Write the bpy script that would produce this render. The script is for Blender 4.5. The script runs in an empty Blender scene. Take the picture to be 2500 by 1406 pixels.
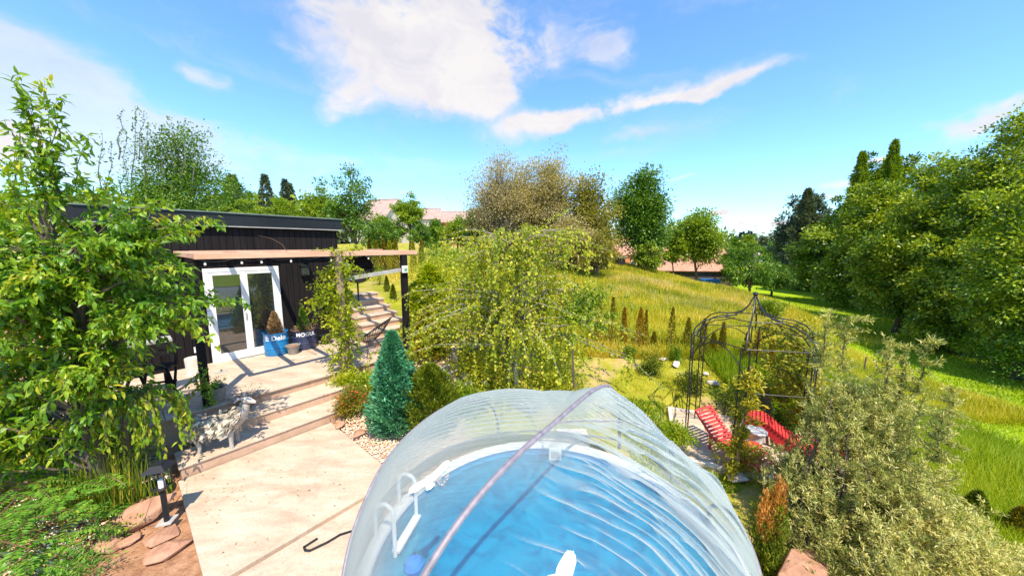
import bpy, bmesh, math, random
import numpy as np
from mathutils import Vector, Matrix
rad = math.radians
R = np.random.default_rng(7)
random.seed(7)
scene = bpy.context.scene
COL = scene.collection

# ------------------------------------------------------------------ camera, light, exposure
F = 805.0; PITCH = rad(7.3); EYE = 3.2
cam_d = bpy.data.cameras.new('camera'); cam = bpy.data.objects.new('camera', cam_d); COL.objects.link(cam)
cam.location = (0, 0, EYE); cam.rotation_euler = (math.pi/2 - PITCH, 0, 0)
cam_d.sensor_width = 36; cam_d.lens = F/2500*36; cam_d.clip_end = 6000; cam_d.clip_start = 0.05
scene.camera = cam
SUN = Vector((0.20, -0.56, 1.0)).normalized()
sun_d = bpy.data.lights.new('sun', 'SUN'); sun_d.energy = 4.3; sun_d.angle = rad(0.5); sun_d.color = (1.0, 0.89, 0.69)
sun = bpy.data.objects.new('sun', sun_d); COL.objects.link(sun)
sun.rotation_euler = SUN.to_track_quat('Z', 'Y').to_euler()
scene.view_settings.view_transform = 'Standard'; scene.view_settings.look = 'None'
scene.view_settings.exposure = 0.90; scene.view_settings.gamma = 1
scene.cycles.use_denoising = True
scene.cycles.max_bounces = 8; scene.cycles.transparent_max_bounces = 16
scene.cycles.diffuse_bounces = 3; scene.cycles.glossy_bounces = 3
world = bpy.data.worlds.new('World'); scene.world = world; world.use_nodes = True

def pxdir(u, v):
    x = (u-1250)/F; y = (v-703)/F
    return np.array([x, math.cos(PITCH)-y*math.sin(PITCH), -math.sin(PITCH)-y*math.cos(PITCH)])

def build_world():
    nt = world.node_tree; N = nt.nodes; L = nt.links
    for n in list(N): N.remove(n)
    out = N.new('ShaderNodeOutputWorld'); bg = N.new('ShaderNodeBackground'); bc = N.new('ShaderNodeBackground')
    mixs = N.new('ShaderNodeMixShader')
    sky = N.new('ShaderNodeTexSky'); sky.sky_type = 'NISHITA'; sky.sun_disc = False
    sky.sun_elevation = math.asin(SUN.z); sky.sun_rotation = math.atan2(SUN.x, SUN.y)
    sky.air_density = 1.0; sky.dust_density = 0.12; sky.ozone_density = 2.4
    bg.inputs[1].default_value = 0.15
    tint = N.new('ShaderNodeMix'); tint.data_type = 'RGBA'; tint.blend_type = 'MULTIPLY'; tint.inputs[0].default_value = 1
    L.new(sky.outputs[0], tint.inputs[6]); tint.inputs[7].default_value = (.72, 1.0, 1.18, 1)
    L.new(tint.outputs[2], bg.inputs[0])
    bc.inputs[0].default_value = (1.0, 0.93, 0.90, 1); bc.inputs[1].default_value = 0.53
    tc = N.new('ShaderNodeTexCoord')
    CLC = bc
    def math_(op, a, b=None, clamp=False):
        m = N.new('ShaderNodeMath'); m.operation = op; m.use_clamp = clamp
        for i, x in enumerate((a, b)):
            if x is None: continue
            if isinstance(x, (int, float)): m.inputs[i].default_value = x
            else: L.new(x, m.inputs[i])
        return m.outputs[0]
    def dot(vec, c):
        m = N.new('ShaderNodeVectorMath'); m.operation = 'DOT_PRODUCT'; L.new(vec, m.inputs[0]); m.inputs[1].default_value = c
        return m.outputs['Value']
    def noise(vec, scale, detail, rough, dist=0, map_=(1, 1, 1)):
        mp = N.new('ShaderNodeMapping'); mp.inputs['Scale'].default_value = map_; L.new(vec, mp.inputs[0])
        n = N.new('ShaderNodeTexNoise'); n.inputs['Scale'].default_value = scale; n.inputs['Detail'].default_value = detail
        n.inputs['Roughness'].default_value = rough; n.inputs['Distortion'].default_value = dist
        L.new(mp.outputs[0], n.inputs[0]); return n.outputs[0]
    d0 = tc.outputs['Generated']
    wn = N.new('ShaderNodeTexNoise'); wn.inputs['Scale'].default_value = 3.0; wn.inputs['Detail'].default_value = 5; wn.inputs['Roughness'].default_value = .6; L.new(d0, wn.inputs[0])
    wa = N.new('ShaderNodeVectorMath'); wa.operation = 'SUBTRACT'; L.new(wn.outputs['Color'], wa.inputs[0]); wa.inputs[1].default_value = (.5, .5, .5)
    wb = N.new('ShaderNodeVectorMath'); wb.operation = 'MULTIPLY'; L.new(wa.outputs[0], wb.inputs[0]); wb.inputs[1].default_value = (.30, .30, .12)
    wc = N.new('ShaderNodeVectorMath'); wc.operation = 'ADD'; L.new(d0, wc.inputs[0]); L.new(wb.outputs[0], wc.inputs[1]); d = wc.outputs[0]
    n1 = noise(d, 3.2, 8, .56, .35, (1, 1, 1.6)); n2 = noise(d, 9, 6, .6, .6, (1, 1, 2.2))
    nn = math_('ADD', math_('MULTIPLY', n1, .75), math_('MULTIPLY', n2, .25))
    nc = math_('SUBTRACT', nn, .5)
    solid = None; wisp = None
    # cloud banks as directions: (u, v) centre seen from the camera, half sizes, tilt, softness, density
    banks = [(990, 165, 250, 105, 6, 1.0), (1270, 75, 230, 70, 4, .9), (1430, 60, 130, 50, 8, .54), (1480, 110, 70, 30, 8, .5), (1180, 190, 120, 50, 0, .8), (1010, 85, 240, 70, 3, .9), (850, 250, 90, 45, -12, .7),
             (1130, 210, 110, 55, 8, .9), (1160, 0, 150, 60, 10, .9),
             (1500, 248, 320, 34, -9, .8), (1700, 212, 170, 16, -5, .8), (1330, 285, 130, 15, -8, .6), (1560, 320, 190, 26, -6, .38), (1420, 390, 170, 16, -4, .22),
             (170, 270, 300, 110, 14, .5), (20, 130, 260, 110, 10, .54), (330, 290, 200, 60, 20, .5), (-40, 330, 240, 90, 0, .9), (230, 330, 190, 70, 12, .5), (90, 210, 200, 80, 0, .5), (760, 150, 60, 30, 0, .54), (510, 178, 60, 32, 8, .5), (600, 370, 330, 60, 6, .45),
             (680, 100, 60, 25, 0, .35), (880, 385, 120, 22, 0, .25), (1048, 458, 17, 6, 0, .9), (2440, 270, 160, 50, -38, .75), (2380, 285, 110, 18, -10, .55), (2210, 290, 70, 10, -8, .3),
             (2120, 400, 85, 11, 0, .8), (1990, 458, 80, 11, 0, .75), (1960, 482, 60, 5, 0, .7), (1700, 436, 60, 6, -8, .6), (1740, 520, 22, 9, 0, .9), (1778, 538, 14, 4, 0, .8),
             (1862, 530, 12, 6, -20, .8), (150, 400, 300, 60, 0, .5), (1000, 30, 120, 25, 0, .3)]
    for (u, v, a, b, tilt, dens) in banks:
        c = pxdir(u, v); ln = np.linalg.norm(c); c = c/ln
        right = np.cross(c, (0, 0, 1)); right /= np.linalg.norm(right); up = np.cross(right, c)
        t = rad(-tilt); A = right*math.cos(t)+up*math.sin(t); B = -right*math.sin(t)+up*math.cos(t)
        sx = F*ln*ln**.6; sy = F*ln
        ax = A*(sx/a); bx = B*(sy/b)
        fx = dot(d, tuple(ax)); fy = dot(d, tuple(bx))
        r2 = math_('ADD', math_('MULTIPLY', fx, fx), math_('MULTIPLY', fy, fy))
        front = math_('GREATER_THAN', dot(d, tuple(c)), 0.2)
        g = math_('MULTIPLY', math_('EXPONENT', math_('MULTIPLY', r2, -1.15)), math_('MULTIPLY', front, dens*1.1))
        fld = g if dens > .55 else None
        if fld is not None: solid = g if solid is None else math_('ADD', solid, g)
        else: wisp = g if wisp is None else math_('ADD', wisp, g)
    def level(f, k, lo, hi, top):
        m = math_('MULTIPLY', f, math_('ADD', 1.0, math_('MULTIPLY', k[0], k[1])))
        mr = N.new('ShaderNodeMapRange'); mr.interpolation_type = 'SMOOTHSTEP'; L.new(m, mr.inputs[0])
        mr.inputs[1].default_value = lo; mr.inputs[2].default_value = hi; mr.inputs[4].default_value = top; return mr.outputs[0]
    ns = noise(d, 5.5, 7, .58, .9, (1, 1, 3.0)); nsc = math_('SUBTRACT', ns, .5)
    total = math_('MAXIMUM', level(solid, (nc, 5.0), .22, 1.0, .96), level(wisp, (nsc, 3.4), .10, .75, .6))
    cs_ = noise(d, 6.5, 8, .62, .5, (1, 1, 2.0)); cr_ = N.new('ShaderNodeValToRGB'); L.new(cs_, cr_.inputs[0]); cr_.color_ramp.elements[0].position = .34; cr_.color_ramp.elements[0].color = (.84, .82, .88, 1); cr_.color_ramp.elements[1].position = .60; cr_.color_ramp.elements[1].color = (1.0, .955, .935, 1); L.new(cr_.outputs[0], bc.inputs[0])
    w = noise(d, 2.2, 9, .62, .8, (1, 1, 3.2))
    wm = N.new('ShaderNodeMapRange'); wm.interpolation_type = 'SMOOTHSTEP'; L.new(w, wm.inputs[0]); wm.inputs[1].default_value = .47; wm.inputs[2].default_value = .8; wm.inputs[4].default_value = .35
    total = math_('MAXIMUM', total, wm.outputs[0])
    # pale band of far moisture close to the horizon, all round
    sep = N.new('ShaderNodeSeparateXYZ'); L.new(d, sep.inputs[0])
    hz = N.new('ShaderNodeMapRange'); hz.interpolation_type = 'SMOOTHSTEP'; L.new(sep.outputs[2], hz.inputs[0]); hz.inputs[1].default_value = .26; hz.inputs[2].default_value = -.02; hz.inputs[4].default_value = .04
    total = math_('ADD', total, hz.outputs[0], True)
    L.new(total, mixs.inputs[0]); L.new(bg.outputs[0], mixs.inputs[1]); L.new(bc.outputs[0], mixs.inputs[2]); L.new(mixs.outputs[0], out.inputs[0])
build_world()

# ------------------------------------------------------------------ helpers
def G(u, v, z=0.0):
    q = pxdir(u, v); t = (z-EYE)/q[2]; return Vector((q[0]*t, q[1]*t, z))
def A(u, v, Y):
    q = pxdir(u, v); t = Y/q[1]; return Vector((q[0]*t, Y, EYE+q[2]*t))
E1 = Vector((math.cos(rad(50)), math.sin(rad(50)), 0)); E2 = Vector((E1.y, -E1.x, 0)); D0 = Vector((-6.94, 7.37, 0))
def HP(s, t, z): 
    p = D0+E1*s+E2*t; return Vector((p.x, p.y, z))

WL = {}
def wloc(o): return WL.get(o.name, Vector((0, 0, 0)))
def tag(o, label=None, cat=None, group=None, kind=None):
    if label: o['label'] = label
    if cat: o['category'] = cat
    if group: o['group'] = group
    if kind: o['kind'] = kind
    return o
def thing(name, loc, label=None, cat=None, group=None, kind=None):
    o = bpy.data.objects.new(name, None); COL.objects.link(o); o.location = loc; o.empty_display_size = .1
    WL[o.name] = Vector(loc); return tag(o, label, cat, group, kind)
def link_mesh(name, me, mat, parent=None, smooth=False):
    o = bpy.data.objects.new(name, me); COL.objects.link(o)
    if mat: me.materials.append(mat)
    if parent:
        o.parent = parent; WL[o.name] = wloc(parent).copy()
    else: WL[o.name] = Vector((0, 0, 0))
    if smooth and len(me.polygons): me.polygons.foreach_set('use_smooth', np.ones(len(me.polygons), bool))
    return o
def fast_mesh(name, V, Fc, mat, parent=None, smooth=False, attrs=None, mats=None, midx=None):
    V = np.asarray(V, float).reshape(-1, 3); Fc = np.asarray(Fc, np.int32)
    if parent is not None: V = V-np.array(wloc(parent))
    me = bpy.data.meshes.new(name); k = Fc.shape[1]
    me.vertices.add(len(V)); me.vertices.foreach_set('co', V.astype(np.float32).ravel())
    me.loops.add(Fc.size); me.loops.foreach_set('vertex_index', Fc.ravel())
    me.polygons.add(len(Fc)); me.polygons.foreach_set('loop_start', np.arange(0, Fc.size, k, dtype=np.int32))
    try: me.polygons.foreach_set('loop_total', np.full(len(Fc), k, np.int32))
    except Exception: pass
    me.update(calc_edges=True)
    for an, av in (attrs or {}).items():
        at = me.attributes.new(an, 'FLOAT', 'POINT'); at.data.foreach_set('value', np.asarray(av, np.float32))
    return link_mesh(name, me, mat, parent, smooth)

class MB:
    def __init__(s): s.v = []; s.f = []
    def add(s, vs, fs):
        n = len(s.v); s.v += [tuple(x) for x in vs]; s.f += [tuple(i+n for i in f) for f in fs]; return s
    def hexa(s, c):
        return s.add(c, [(0, 3, 2, 1), (4, 5, 6, 7), (0, 1, 5, 4), (1, 2, 6, 5), (2, 3, 7, 6), (3, 0, 4, 7)])
    def box(s, x0, x1, y0, y1, z0, z1):
        return s.hexa([(x0, y0, z0), (x1, y0, z0), (x1, y1, z0), (x0, y1, z0), (x0, y0, z1), (x1, y0, z1), (x1, y1, z1), (x0, y1, z1)])
    def hbox(s, s0, s1, t0, t1, z0, z1):
        # house coordinates: s along the front, t outward
        return s.hexa([HP(s0, t0, z0), HP(s0, t1, z0), HP(s1, t1, z0), HP(s1, t0, z0), HP(s0, t0, z1), HP(s0, t1, z1), HP(s1, t1, z1), HP(s1, t0, z1)])
    def bar(s, p, q, w, h, up=(0, 0, 1)):
        p = Vector(p); q = Vector(q); d = (q-p).normalized(); up = Vector(up)
        if abs(d.dot(up)) > .97: up = Vector((1, 0, 0))
        a = d.cross(up).normalized()*(w/2); b = a.cross(d).normalized()*(h/2)
        return s.hexa([p-a-b, q-a-b, q+a-b, p+a-b, p-a+b, q-a+b, q+a+b, p+a+b])
    def tube(s, pts, r, n=6, cap=True):
        pts = [Vector(p) for p in pts]; m = len(pts)
        if not hasattr(r, '__len__'): r = [r]*m
        ref = Vector((0, 0, 1)); rings = []; base = len(s.v)
        for i, p in enumerate(pts):
            d = (pts[min(i+1, m-1)]-pts[max(i-1, 0)])
            if d.length < 1e-9: d = Vector((0, 0, 1))
            d.normalize()
            if i == 0:
                ref = Vector((0, 0, 1)) if abs(d.z) < .9 else Vector((1, 0, 0))
                a = d.cross(ref).normalized()
            else:
                a = (a-d*a.dot(d))
                a = a.normalized() if a.length > 1e-6 else d.cross(Vector((1, 0.3, 0))).normalized()
            b = d.cross(a)
            for k in range(n):
                th = 2*math.pi*k/n; s.v.append(tuple(p+(a*math.cos(th)+b*math.sin(th))*r[i]))
        for i in range(m-1):
            for k in range(n):
                k2 = (k+1) % n; s.f.append((base+i*n+k, base+i*n+k2, base+(i+1)*n+k2, base+(i+1)*n+k))
        if cap:
            s.f.append(tuple(base+k for k in reversed(range(n)))); s.f.append(tuple(base+(m-1)*n+k for k in range(n)))
        return s
    def lathe(s, c, prof, n=24):
        c = Vector(c); base = len(s.v)
        for (r, z) in prof:
            for k in range(n):
                th = 2*math.pi*k/n; s.v.append((c.x+r*math.cos(th), c.y+r*math.sin(th), c.z+z))
        for i in range(len(prof)-1):
            for k in range(n):
                k2 = (k+1) % n; s.f.append((base+i*n+k, base+i*n+k2, base+(i+1)*n+k2, base+(i+1)*n+k))
        return s
    def disc(s, c, r, n=24, flip=False):
        c = Vector(c); base = len(s.v)
        for k in range(n):
            th = 2*math.pi*k/n; s.v.append((c.x+r*math.cos(th), c.y+r*math.sin(th), c.z))
        s.f.append(tuple(range(base, base+n))); return s
    def prism(s, poly, z0, z1):
        n = len(poly); base = len(s.v)
        s.v += [(p[0], p[1], z0) for p in poly]+[(p[0], p[1], z1) for p in poly]
        s.f.append(tuple(base+i for i in reversed(range(n)))); s.f.append(tuple(base+n+i for i in range(n)))
        for i in range(n):
            j = (i+1) % n; s.f.append((base+i, base+j, base+n+j, base+n+i))
        return s
    def build(s, name, mat, parent=None, smooth=False, bevel=0):
        off = wloc(parent) if parent else Vector((0, 0, 0))
        me = bpy.data.meshes.new(name); me.from_pydata([(a-off.x, b-off.y, c-off.z) for a, b, c in s.v], [], s.f); me.update()
        o = link_mesh(name, me, mat, parent, smooth)
        if smooth:
            try: me.set_sharp_from_angle(angle=rad(40))
            except Exception: pass
        if bevel:
            md = o.modifiers.new('bevel', 'BEVEL'); md.width = bevel; md.segments = 2; md.limit_method = 'ANGLE'
        return o

# ------------------------------------------------------------------ materials
def nodes(name):
    m = bpy.data.materials.new(name); m.use_nodes = True; nt = m.node_tree
    return m, nt, nt.nodes['Principled BSDF']
def ramp(nt, fac, cols, pos=None):
    r = nt.nodes.new('ShaderNodeValToRGB'); e = r.color_ramp.elements
    while len(e) < len(cols): e.new(.5)
    for i, c in enumerate(cols):
        e[i].position = (pos[i] if pos else i/(len(cols)-1)); e[i].color = (*c, 1)
    nt.links.new(fac, r.inputs[0]); return r.outputs[0]
def noise_(nt, scale, detail=5, rough=.6, stretch=None, dist=0, world_=False):
    tc = nt.nodes.new('ShaderNodeTexCoord'); n = nt.nodes.new('ShaderNodeTexNoise'); n.inputs['Scale'].default_value = scale
    n.inputs['Detail'].default_value = detail; n.inputs['Roughness'].default_value = rough; n.inputs['Distortion'].default_value = dist
    src = tc.outputs['Object']
    if stretch:
        mp = nt.nodes.new('ShaderNodeMapping'); mp.inputs['Scale'].default_value = stretch[:3]
        if len(stretch) > 3: mp.inputs['Rotation'].default_value = (0, 0, stretch[3])
        nt.links.new(src, mp.inputs[0]); src = mp.outputs[0]
    nt.links.new(src, n.inputs[0]); return n.outputs[0]
def bump(nt, b, h, strength=.3, dist=.02):
    k = nt.nodes.new('ShaderNodeBump'); k.inputs['Strength'].default_value = strength; k.inputs['Distance'].default_value = dist
    nt.links.new(h, k.inputs['Height']); nt.links.new(k.outputs[0], b.inputs['Normal'])
def surf(name, cols, scale=6, rough=.75, bs=.25, bd=.01, metal=0, stretch=None, bscale=None, spec=None, pos=None):
    m, nt, b = nodes(name); f = noise_(nt, scale, 6, .62, stretch, .3)
    p = pos or [.3+.4*i/(max(1, len(cols)-1)) for i in range(len(cols))]
    nt.links.new(ramp(nt, f, cols, p), b.inputs['Base Color']); b.inputs['Roughness'].default_value = rough; b.inputs['Metallic'].default_value = metal
    if spec is not None: b.inputs['Specular IOR Level'].default_value = spec
    if bs: bump(nt, b, noise_(nt, bscale or scale*5, 6, .65, stretch), bs, bd)
    return m
def leafmat(name, cols, trans=.35, rough=.45, spec=.4):
    m, nt, b = nodes(name); at = nt.nodes.new('ShaderNodeAttribute'); at.attribute_name = 'tint'
    cols = [(min(.8, x*1.22), min(.8, y*1.18), z) for x, y, z in cols]; c = ramp(nt, at.outputs['Fac'], cols); nt.links.new(c, b.inputs['Base Color'])
    b.inputs['Roughness'].default_value = rough; b.inputs['Specular IOR Level'].default_value = spec
    tr = nt.nodes.new('ShaderNodeBsdfTranslucent'); mx = nt.nodes.new('ShaderNodeMixShader'); mx.inputs[0].default_value = trans
    g = nt.nodes.new('ShaderNodeMix'); g.data_type = 'RGBA'; g.blend_type = 'MULTIPLY'; g.inputs[0].default_value = 1
    nt.links.new(c, g.inputs[6]); g.inputs[7].default_value = (1.35, 1.35, .45, 1)
    nt.links.new(g.outputs[2], tr.inputs[0])
    nt.links.new(b.outputs[0], mx.inputs[1]); nt.links.new(tr.outputs[0], mx.inputs[2])
    nt.links.new(mx.outputs[0], nt.nodes['Material Output'].inputs[0]); return m

M = {}
M['bark'] = surf('bark', [(.07, .05, .035), (.17, .13, .1)], 9, .9, .6, .02, stretch=(1, 1, .25))
M['bark_grey'] = surf('bark_grey', [(.16, .13, .11), (.32, .28, .25)], 9, .9, .6, .02, stretch=(1, 1, .25))
M['birch_bark'] = surf('birch_bark', [(.06, .05, .05), (.62, .56, .52), (.7, .66, .62)], 7, .7, .3, .01, stretch=(.6, .6, 2.2), pos=[.3, .42, .7])
M['leaf_cherry'] = leafmat('leaf_cherry', [(.04, .12, .008), (.11, .24, .012), (.22, .33, .02), (.44, .38, .04)], .36, .4, .45)
M['leaf_apple'] = leafmat('leaf_apple', [(.03, .09, .01), (.09, .19, .015), (.2, .29, .03)], .3)
M['leaf_birch'] = leafmat('leaf_birch', [(.12, .20, .015), (.26, .32, .02), (.46, .45, .04), (.58, .54, .10)], .45)
M['leaf_dark'] = leafmat('leaf_dark', [(.035, .09, .012), (.085, .18, .014), (.19, .29, .02)], .25)
M['leaf_forest'] = leafmat('leaf_forest', [(.045, .095, .008), (.11, .19, .01), (.23, .30, .015), (.35, .40, .025)], .25)
M['leaf_bright'] = leafmat('leaf_bright', [(.07, .15, .015), (.18, .27, .02), (.33, .38, .03)], .4)
M['leaf_brown'] = leafmat('leaf_brown', [(.19, .17, .08), (.31, .26, .14), (.40, .34, .21), (.29, .30, .08)], .35)
M['leaf_olive'] = leafmat('leaf_olive', [(.10, .11, .02), (.22, .20, .03), (.28, .27, .04)], .35)
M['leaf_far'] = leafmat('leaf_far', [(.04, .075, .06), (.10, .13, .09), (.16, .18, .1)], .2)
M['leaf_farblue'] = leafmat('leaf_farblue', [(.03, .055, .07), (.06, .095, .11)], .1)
M['thuja'] = leafmat('thuja', [(.05, .09, .008), (.14, .15, .01), (.30, .21, .015), (.36, .21, .02)], .25)
M['thuja_green'] = leafmat('thuja_green', [(.04, .085, .006), (.11, .15, .008), (.22, .23, .01)], .25)
M['thuja_yellow'] = leafmat('thuja_yellow', [(.16, .19, .012), (.33, .31, .02), (.5, .38, .02)], .35)
M['conifer_blue'] = leafmat('conifer_blue', [(.03, .13, .07), (.07, .27, .16), (.16, .42, .26)], .2)
M['juniper_orange'] = leafmat('juniper_orange', [(.28, .12, .025), (.5, .22, .05), (.56, .28, .08)], .3)
M['buckthorn'] = leafmat('buckthorn', [(.09, .13, .035), (.24, .27, .08), (.44, .43, .16), (.58, .54, .28)], .35, .5)
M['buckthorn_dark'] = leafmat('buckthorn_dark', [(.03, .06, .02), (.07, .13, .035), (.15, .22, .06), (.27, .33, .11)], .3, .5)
M['vine'] = leafmat('vine', [(.12, .20, .01), (.30, .37, .015), (.50, .48, .03)], .5)
M['sumac'] = leafmat('sumac', [(.04, .13, .015), (.10, .25, .03), (.22, .36, .04)], .35)
M['reed'] = leafmat('reed', [(.08, .17, .01), (.20, .28, .02), (.42, .33, .05)], .35)
M['dead'] = leafmat('dead', [(.14, .08, .04), (.3, .2, .12), (.42, .3, .2)], .2)
M['redleaf'] = leafmat('redleaf', [(.07, .14, .01), (.18, .2, .02), (.38, .12, .02)], .3)
M['grass'] = leafmat('grass', [(.15, .205, .010), (.33, .34, .018), (.50, .44, .04), (.56, .41, .17)], .35)
M['grass_lush'] = leafmat('grass_lush', [(.09, .18, .008), (.21, .30, .012), (.36, .40, .025)], .4)
M['hay'] = leafmat('hay', [(.36, .28, .15), (.52, .40, .26), (.60, .50, .36)], .3)
M['lavender'] = leafmat('lavender', [(.1, .12, .06), (.15, .12, .14), (.2, .17, .2)], .2)
M['concrete'] = surf('concrete', [(.41, .295, .215), (.51, .39, .295), (.59, .475, .38)], 1.6, .85, .22, .006, stretch=(1, 3.2, 1, rad(-40)), bscale=22)
def _speckle(m, k=.3):
    nt = m.node_tree; bb = nt.nodes['Principled BSDF']; src = bb.inputs['Base Color'].links[0].from_socket
    x = nt.nodes.new('ShaderNodeMix'); x.data_type = 'RGBA'; x.blend_type = 'MULTIPLY'; x.inputs[0].default_value = 1
    nt.links.new(src, x.inputs[6]); nt.links.new(ramp(nt, noise_(nt, 38, 8, .8), [(1-k,)*3, (1.0, 1.0, 1.0), (1.04, 1.04, 1.04)], [.34, .5, .7]), x.inputs[7])
    y = nt.nodes.new('ShaderNodeMix'); y.data_type = 'RGBA'; y.blend_type = 'MULTIPLY'; y.inputs[0].default_value = 1
    nt.links.new(x.outputs[2], y.inputs[6]); nt.links.new(ramp(nt, noise_(nt, 1.3, 9, .72, None, .8), [(.80, .74, .68), (1, 1, 1), (1, 1, 1)], [.3, .47, .7]), y.inputs[7])
    nt.links.new(y.outputs[2], bb.inputs['Base Color'])
_speckle(M['concrete'])
M['concrete_edge'] = surf('concrete_edge', [(.36, .25, .18), (.48, .36, .27)], 5, .9, .4, .01)
M['riser'] = surf('riser', [(.40, .25, .17), (.54, .37, .27)], 6, .9, .4, .01)
M['black_wood'] = surf('black_wood', [(.010, .008, .009), (.021, .018, .019)], 5, .8, .5, .01, stretch=(1, 1, .12), bscale=30, spec=.12)
M['black_metal'] = surf('black_metal', [(.012, .012, .014), (.03, .03, .033)], 5, .4, .1, .004, spec=.5)
M['fascia'] = surf('fascia', [(.008, .009, .012), (.018, .020, .026)], 1.2, .5, .05, .004, spec=.3)
M['roof_top'] = surf('roof_top', [(.10, .14, .12), (.18, .22, .19)], 2, .6, .1, .01)
M['white_frame'] = surf('white_frame', [(.72, .72, .73), (.8, .79, .78)], 2, .35, 0)
M['pergola'] = surf('pergola', [(.58, .31, .20), (.72, .44, .31)], 4, .7, .35, .006, stretch=(.5, .5, 3), bscale=24)
M['post_wood'] = surf('post_wood', [(.22, .14, .1), (.40, .28, .2)], 6, .85, .6, .015, stretch=(1, 1, .2), bscale=22)
M['grey_wood'] = surf('grey_wood', [(.30, .28, .27), (.46, .43, .41)], 6, .8, .4, .01)
M['red'] = surf('red', [(.60, .035, .04), (.72, .06, .06)], 3, .45, .12, .004)
M['red_dark'] = surf('red_dark', [(.34, .01, .015), (.45, .015, .02)], 3, .5, .1, .004)
M['rim'] = surf('rim', [(.70, .68, .66), (.82, .8, .78)], 4, .4, .1, .004)
M['pool_wall'] = surf('pool_wall', [(.52, .44, .36), (.66, .58, .5)], 4, .6, .1, .004)
M['liner'] = surf('liner', [(.0, .28, .54), (.0, .37, .64)], 1.2, .5, .15, .01)
M['purple'] = surf('purple', [(.14, .125, .155), (.27, .24, .29)], 14, .5, .5, .006, bscale=60)
M['sticker'] = surf('sticker', [(.84, .84, .86), (.9, .9, .9)], 3, .4, 0)
M['drum_blue'] = surf('drum_blue', [(.0, .16, .42), (.01, .23, .53)], 3, .32, .06, .01, spec=.6)
M['drum_navy'] = surf('drum_navy', [(.02, .032, .08), (.035, .05, .12)], 3, .35, .1, .01, spec=.6)
M['rust'] = surf('rust', [(.2, .07, .025), (.36, .15, .06)], 12, .9, .5, .02)
M['wicker'] = surf('wicker', [(.22, .2, .18), (.44, .40, .36)], 26, .85, .8, .02, stretch=(1, 1, 2.5))
M['log'] = surf('log', [(.55, .48, .40), (.74, .66, .57)], 8, .85, .5, .02, stretch=(1, 1, .4))
M['driftwood'] = surf('driftwood', [(.2, .17, .155), (.38, .34, .31), (.52, .48, .44)], 9, .9, .5, .02)
M['rock_red'] = surf('rock_red', [(.24, .11, .065), (.42, .22, .14), (.52, .31, .21)], 3.5, .9, .7, .03, bscale=12)
M['rock_white'] = surf('rock_white', [(.42, .36, .32), (.62, .53, .48), (.76, .70, .66)], 5, .85, .5, .02)
M['pebble'] = leafmat('pebble', [(.36, .20, .14), (.55, .36, .28), (.68, .52, .43), (.8, .75, .7)], 0.0, .85, .2)
M['bricks'] = surf('bricks', [(.36, .10, .05), (.52, .17, .08)], 6, .9, .3, .02)
M['tile_pink'] = surf('tile_pink', [(.34, .22, .19), (.48, .34, .30)], 2, .85, .3, .02)
M['tile_orange'] = surf('tile_orange', [(.42, .19, .13), (.58, .30, .21)], 2, .8, .3, .02)
M['tile_red'] = surf('tile_red', [(.5, .08, .06), (.6, .14, .1)], 2, .8, .3, .02)
M['wall_pale'] = surf('wall_pale', [(.52, .44, .38), (.66, .58, .5)], 3, .9, .2, .02)
M['wall_orange'] = surf('wall_orange', [(.48, .16, .06), (.58, .22, .1)], 3, .9, .2, .02)
M['wall_dark'] = surf('wall_dark', [(.05, .035, .03), (.11, .08, .06)], 3, .9, .2, .02)
M['blue_tarp'] = surf('blue_tarp', [(.01, .16, .55), (.03, .25, .7)], 5, .5, .3, .02)
M['green_lid'] = surf('green_lid', [(.1, .3, .18), (.2, .4, .26)], 5, .5, 0)
M['pond'] = surf('pond', [(.012, .02, .008), (.03, .045, .012)], 6, .08, .05, .01)
M['soil'] = surf('soil', [(.05, .03, .02), (.12, .07, .045)], 12, .95, .6, .02)
M['bulb'] = surf('bulb', [(.7, .7, .72), (.85, .85, .85)], 3, .1, 0)
M['hills'] = surf('hills', [(.05, .08, .05), (.10, .12, .06), (.16, .15, .08)], .06, .95, .3, .3, bscale=1)
def glass(name, dark, gl, tint=(1, 1, 1)):
    m, nt, b = nodes(name); b.inputs['Base Color'].default_value = (*dark, 1); b.inputs['Roughness'].default_value = .4
    g = nt.nodes.new('ShaderNodeBsdfGlossy'); g.inputs['Roughness'].default_value = .015; g.inputs[0].default_value = (*tint, 1)
    lw = nt.nodes.new('ShaderNodeFresnel'); lw.inputs[0].default_value = 1.5
    ad = nt.nodes.new('ShaderNodeMath'); ad.operation = 'ADD'; ad.use_clamp = True; nt.links.new(lw.outputs[0], ad.inputs[0]); ad.inputs[1].default_value = gl
    mx = nt.nodes.new('ShaderNodeMixShader'); nt.links.new(ad.outputs[0], mx.inputs[0]); nt.links.new(b.outputs[0], mx.inputs[1]); nt.links.new(g.outputs[0], mx.inputs[2])
    nt.links.new(mx.outputs[0], nt.nodes['Material Output'].inputs[0]); return m
M['glass_door'] = glass('glass_door', (.006, .007, .007), .10)
M['glass_dark'] = glass('glass_dark', (.02, .025, .03), .05)
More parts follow.
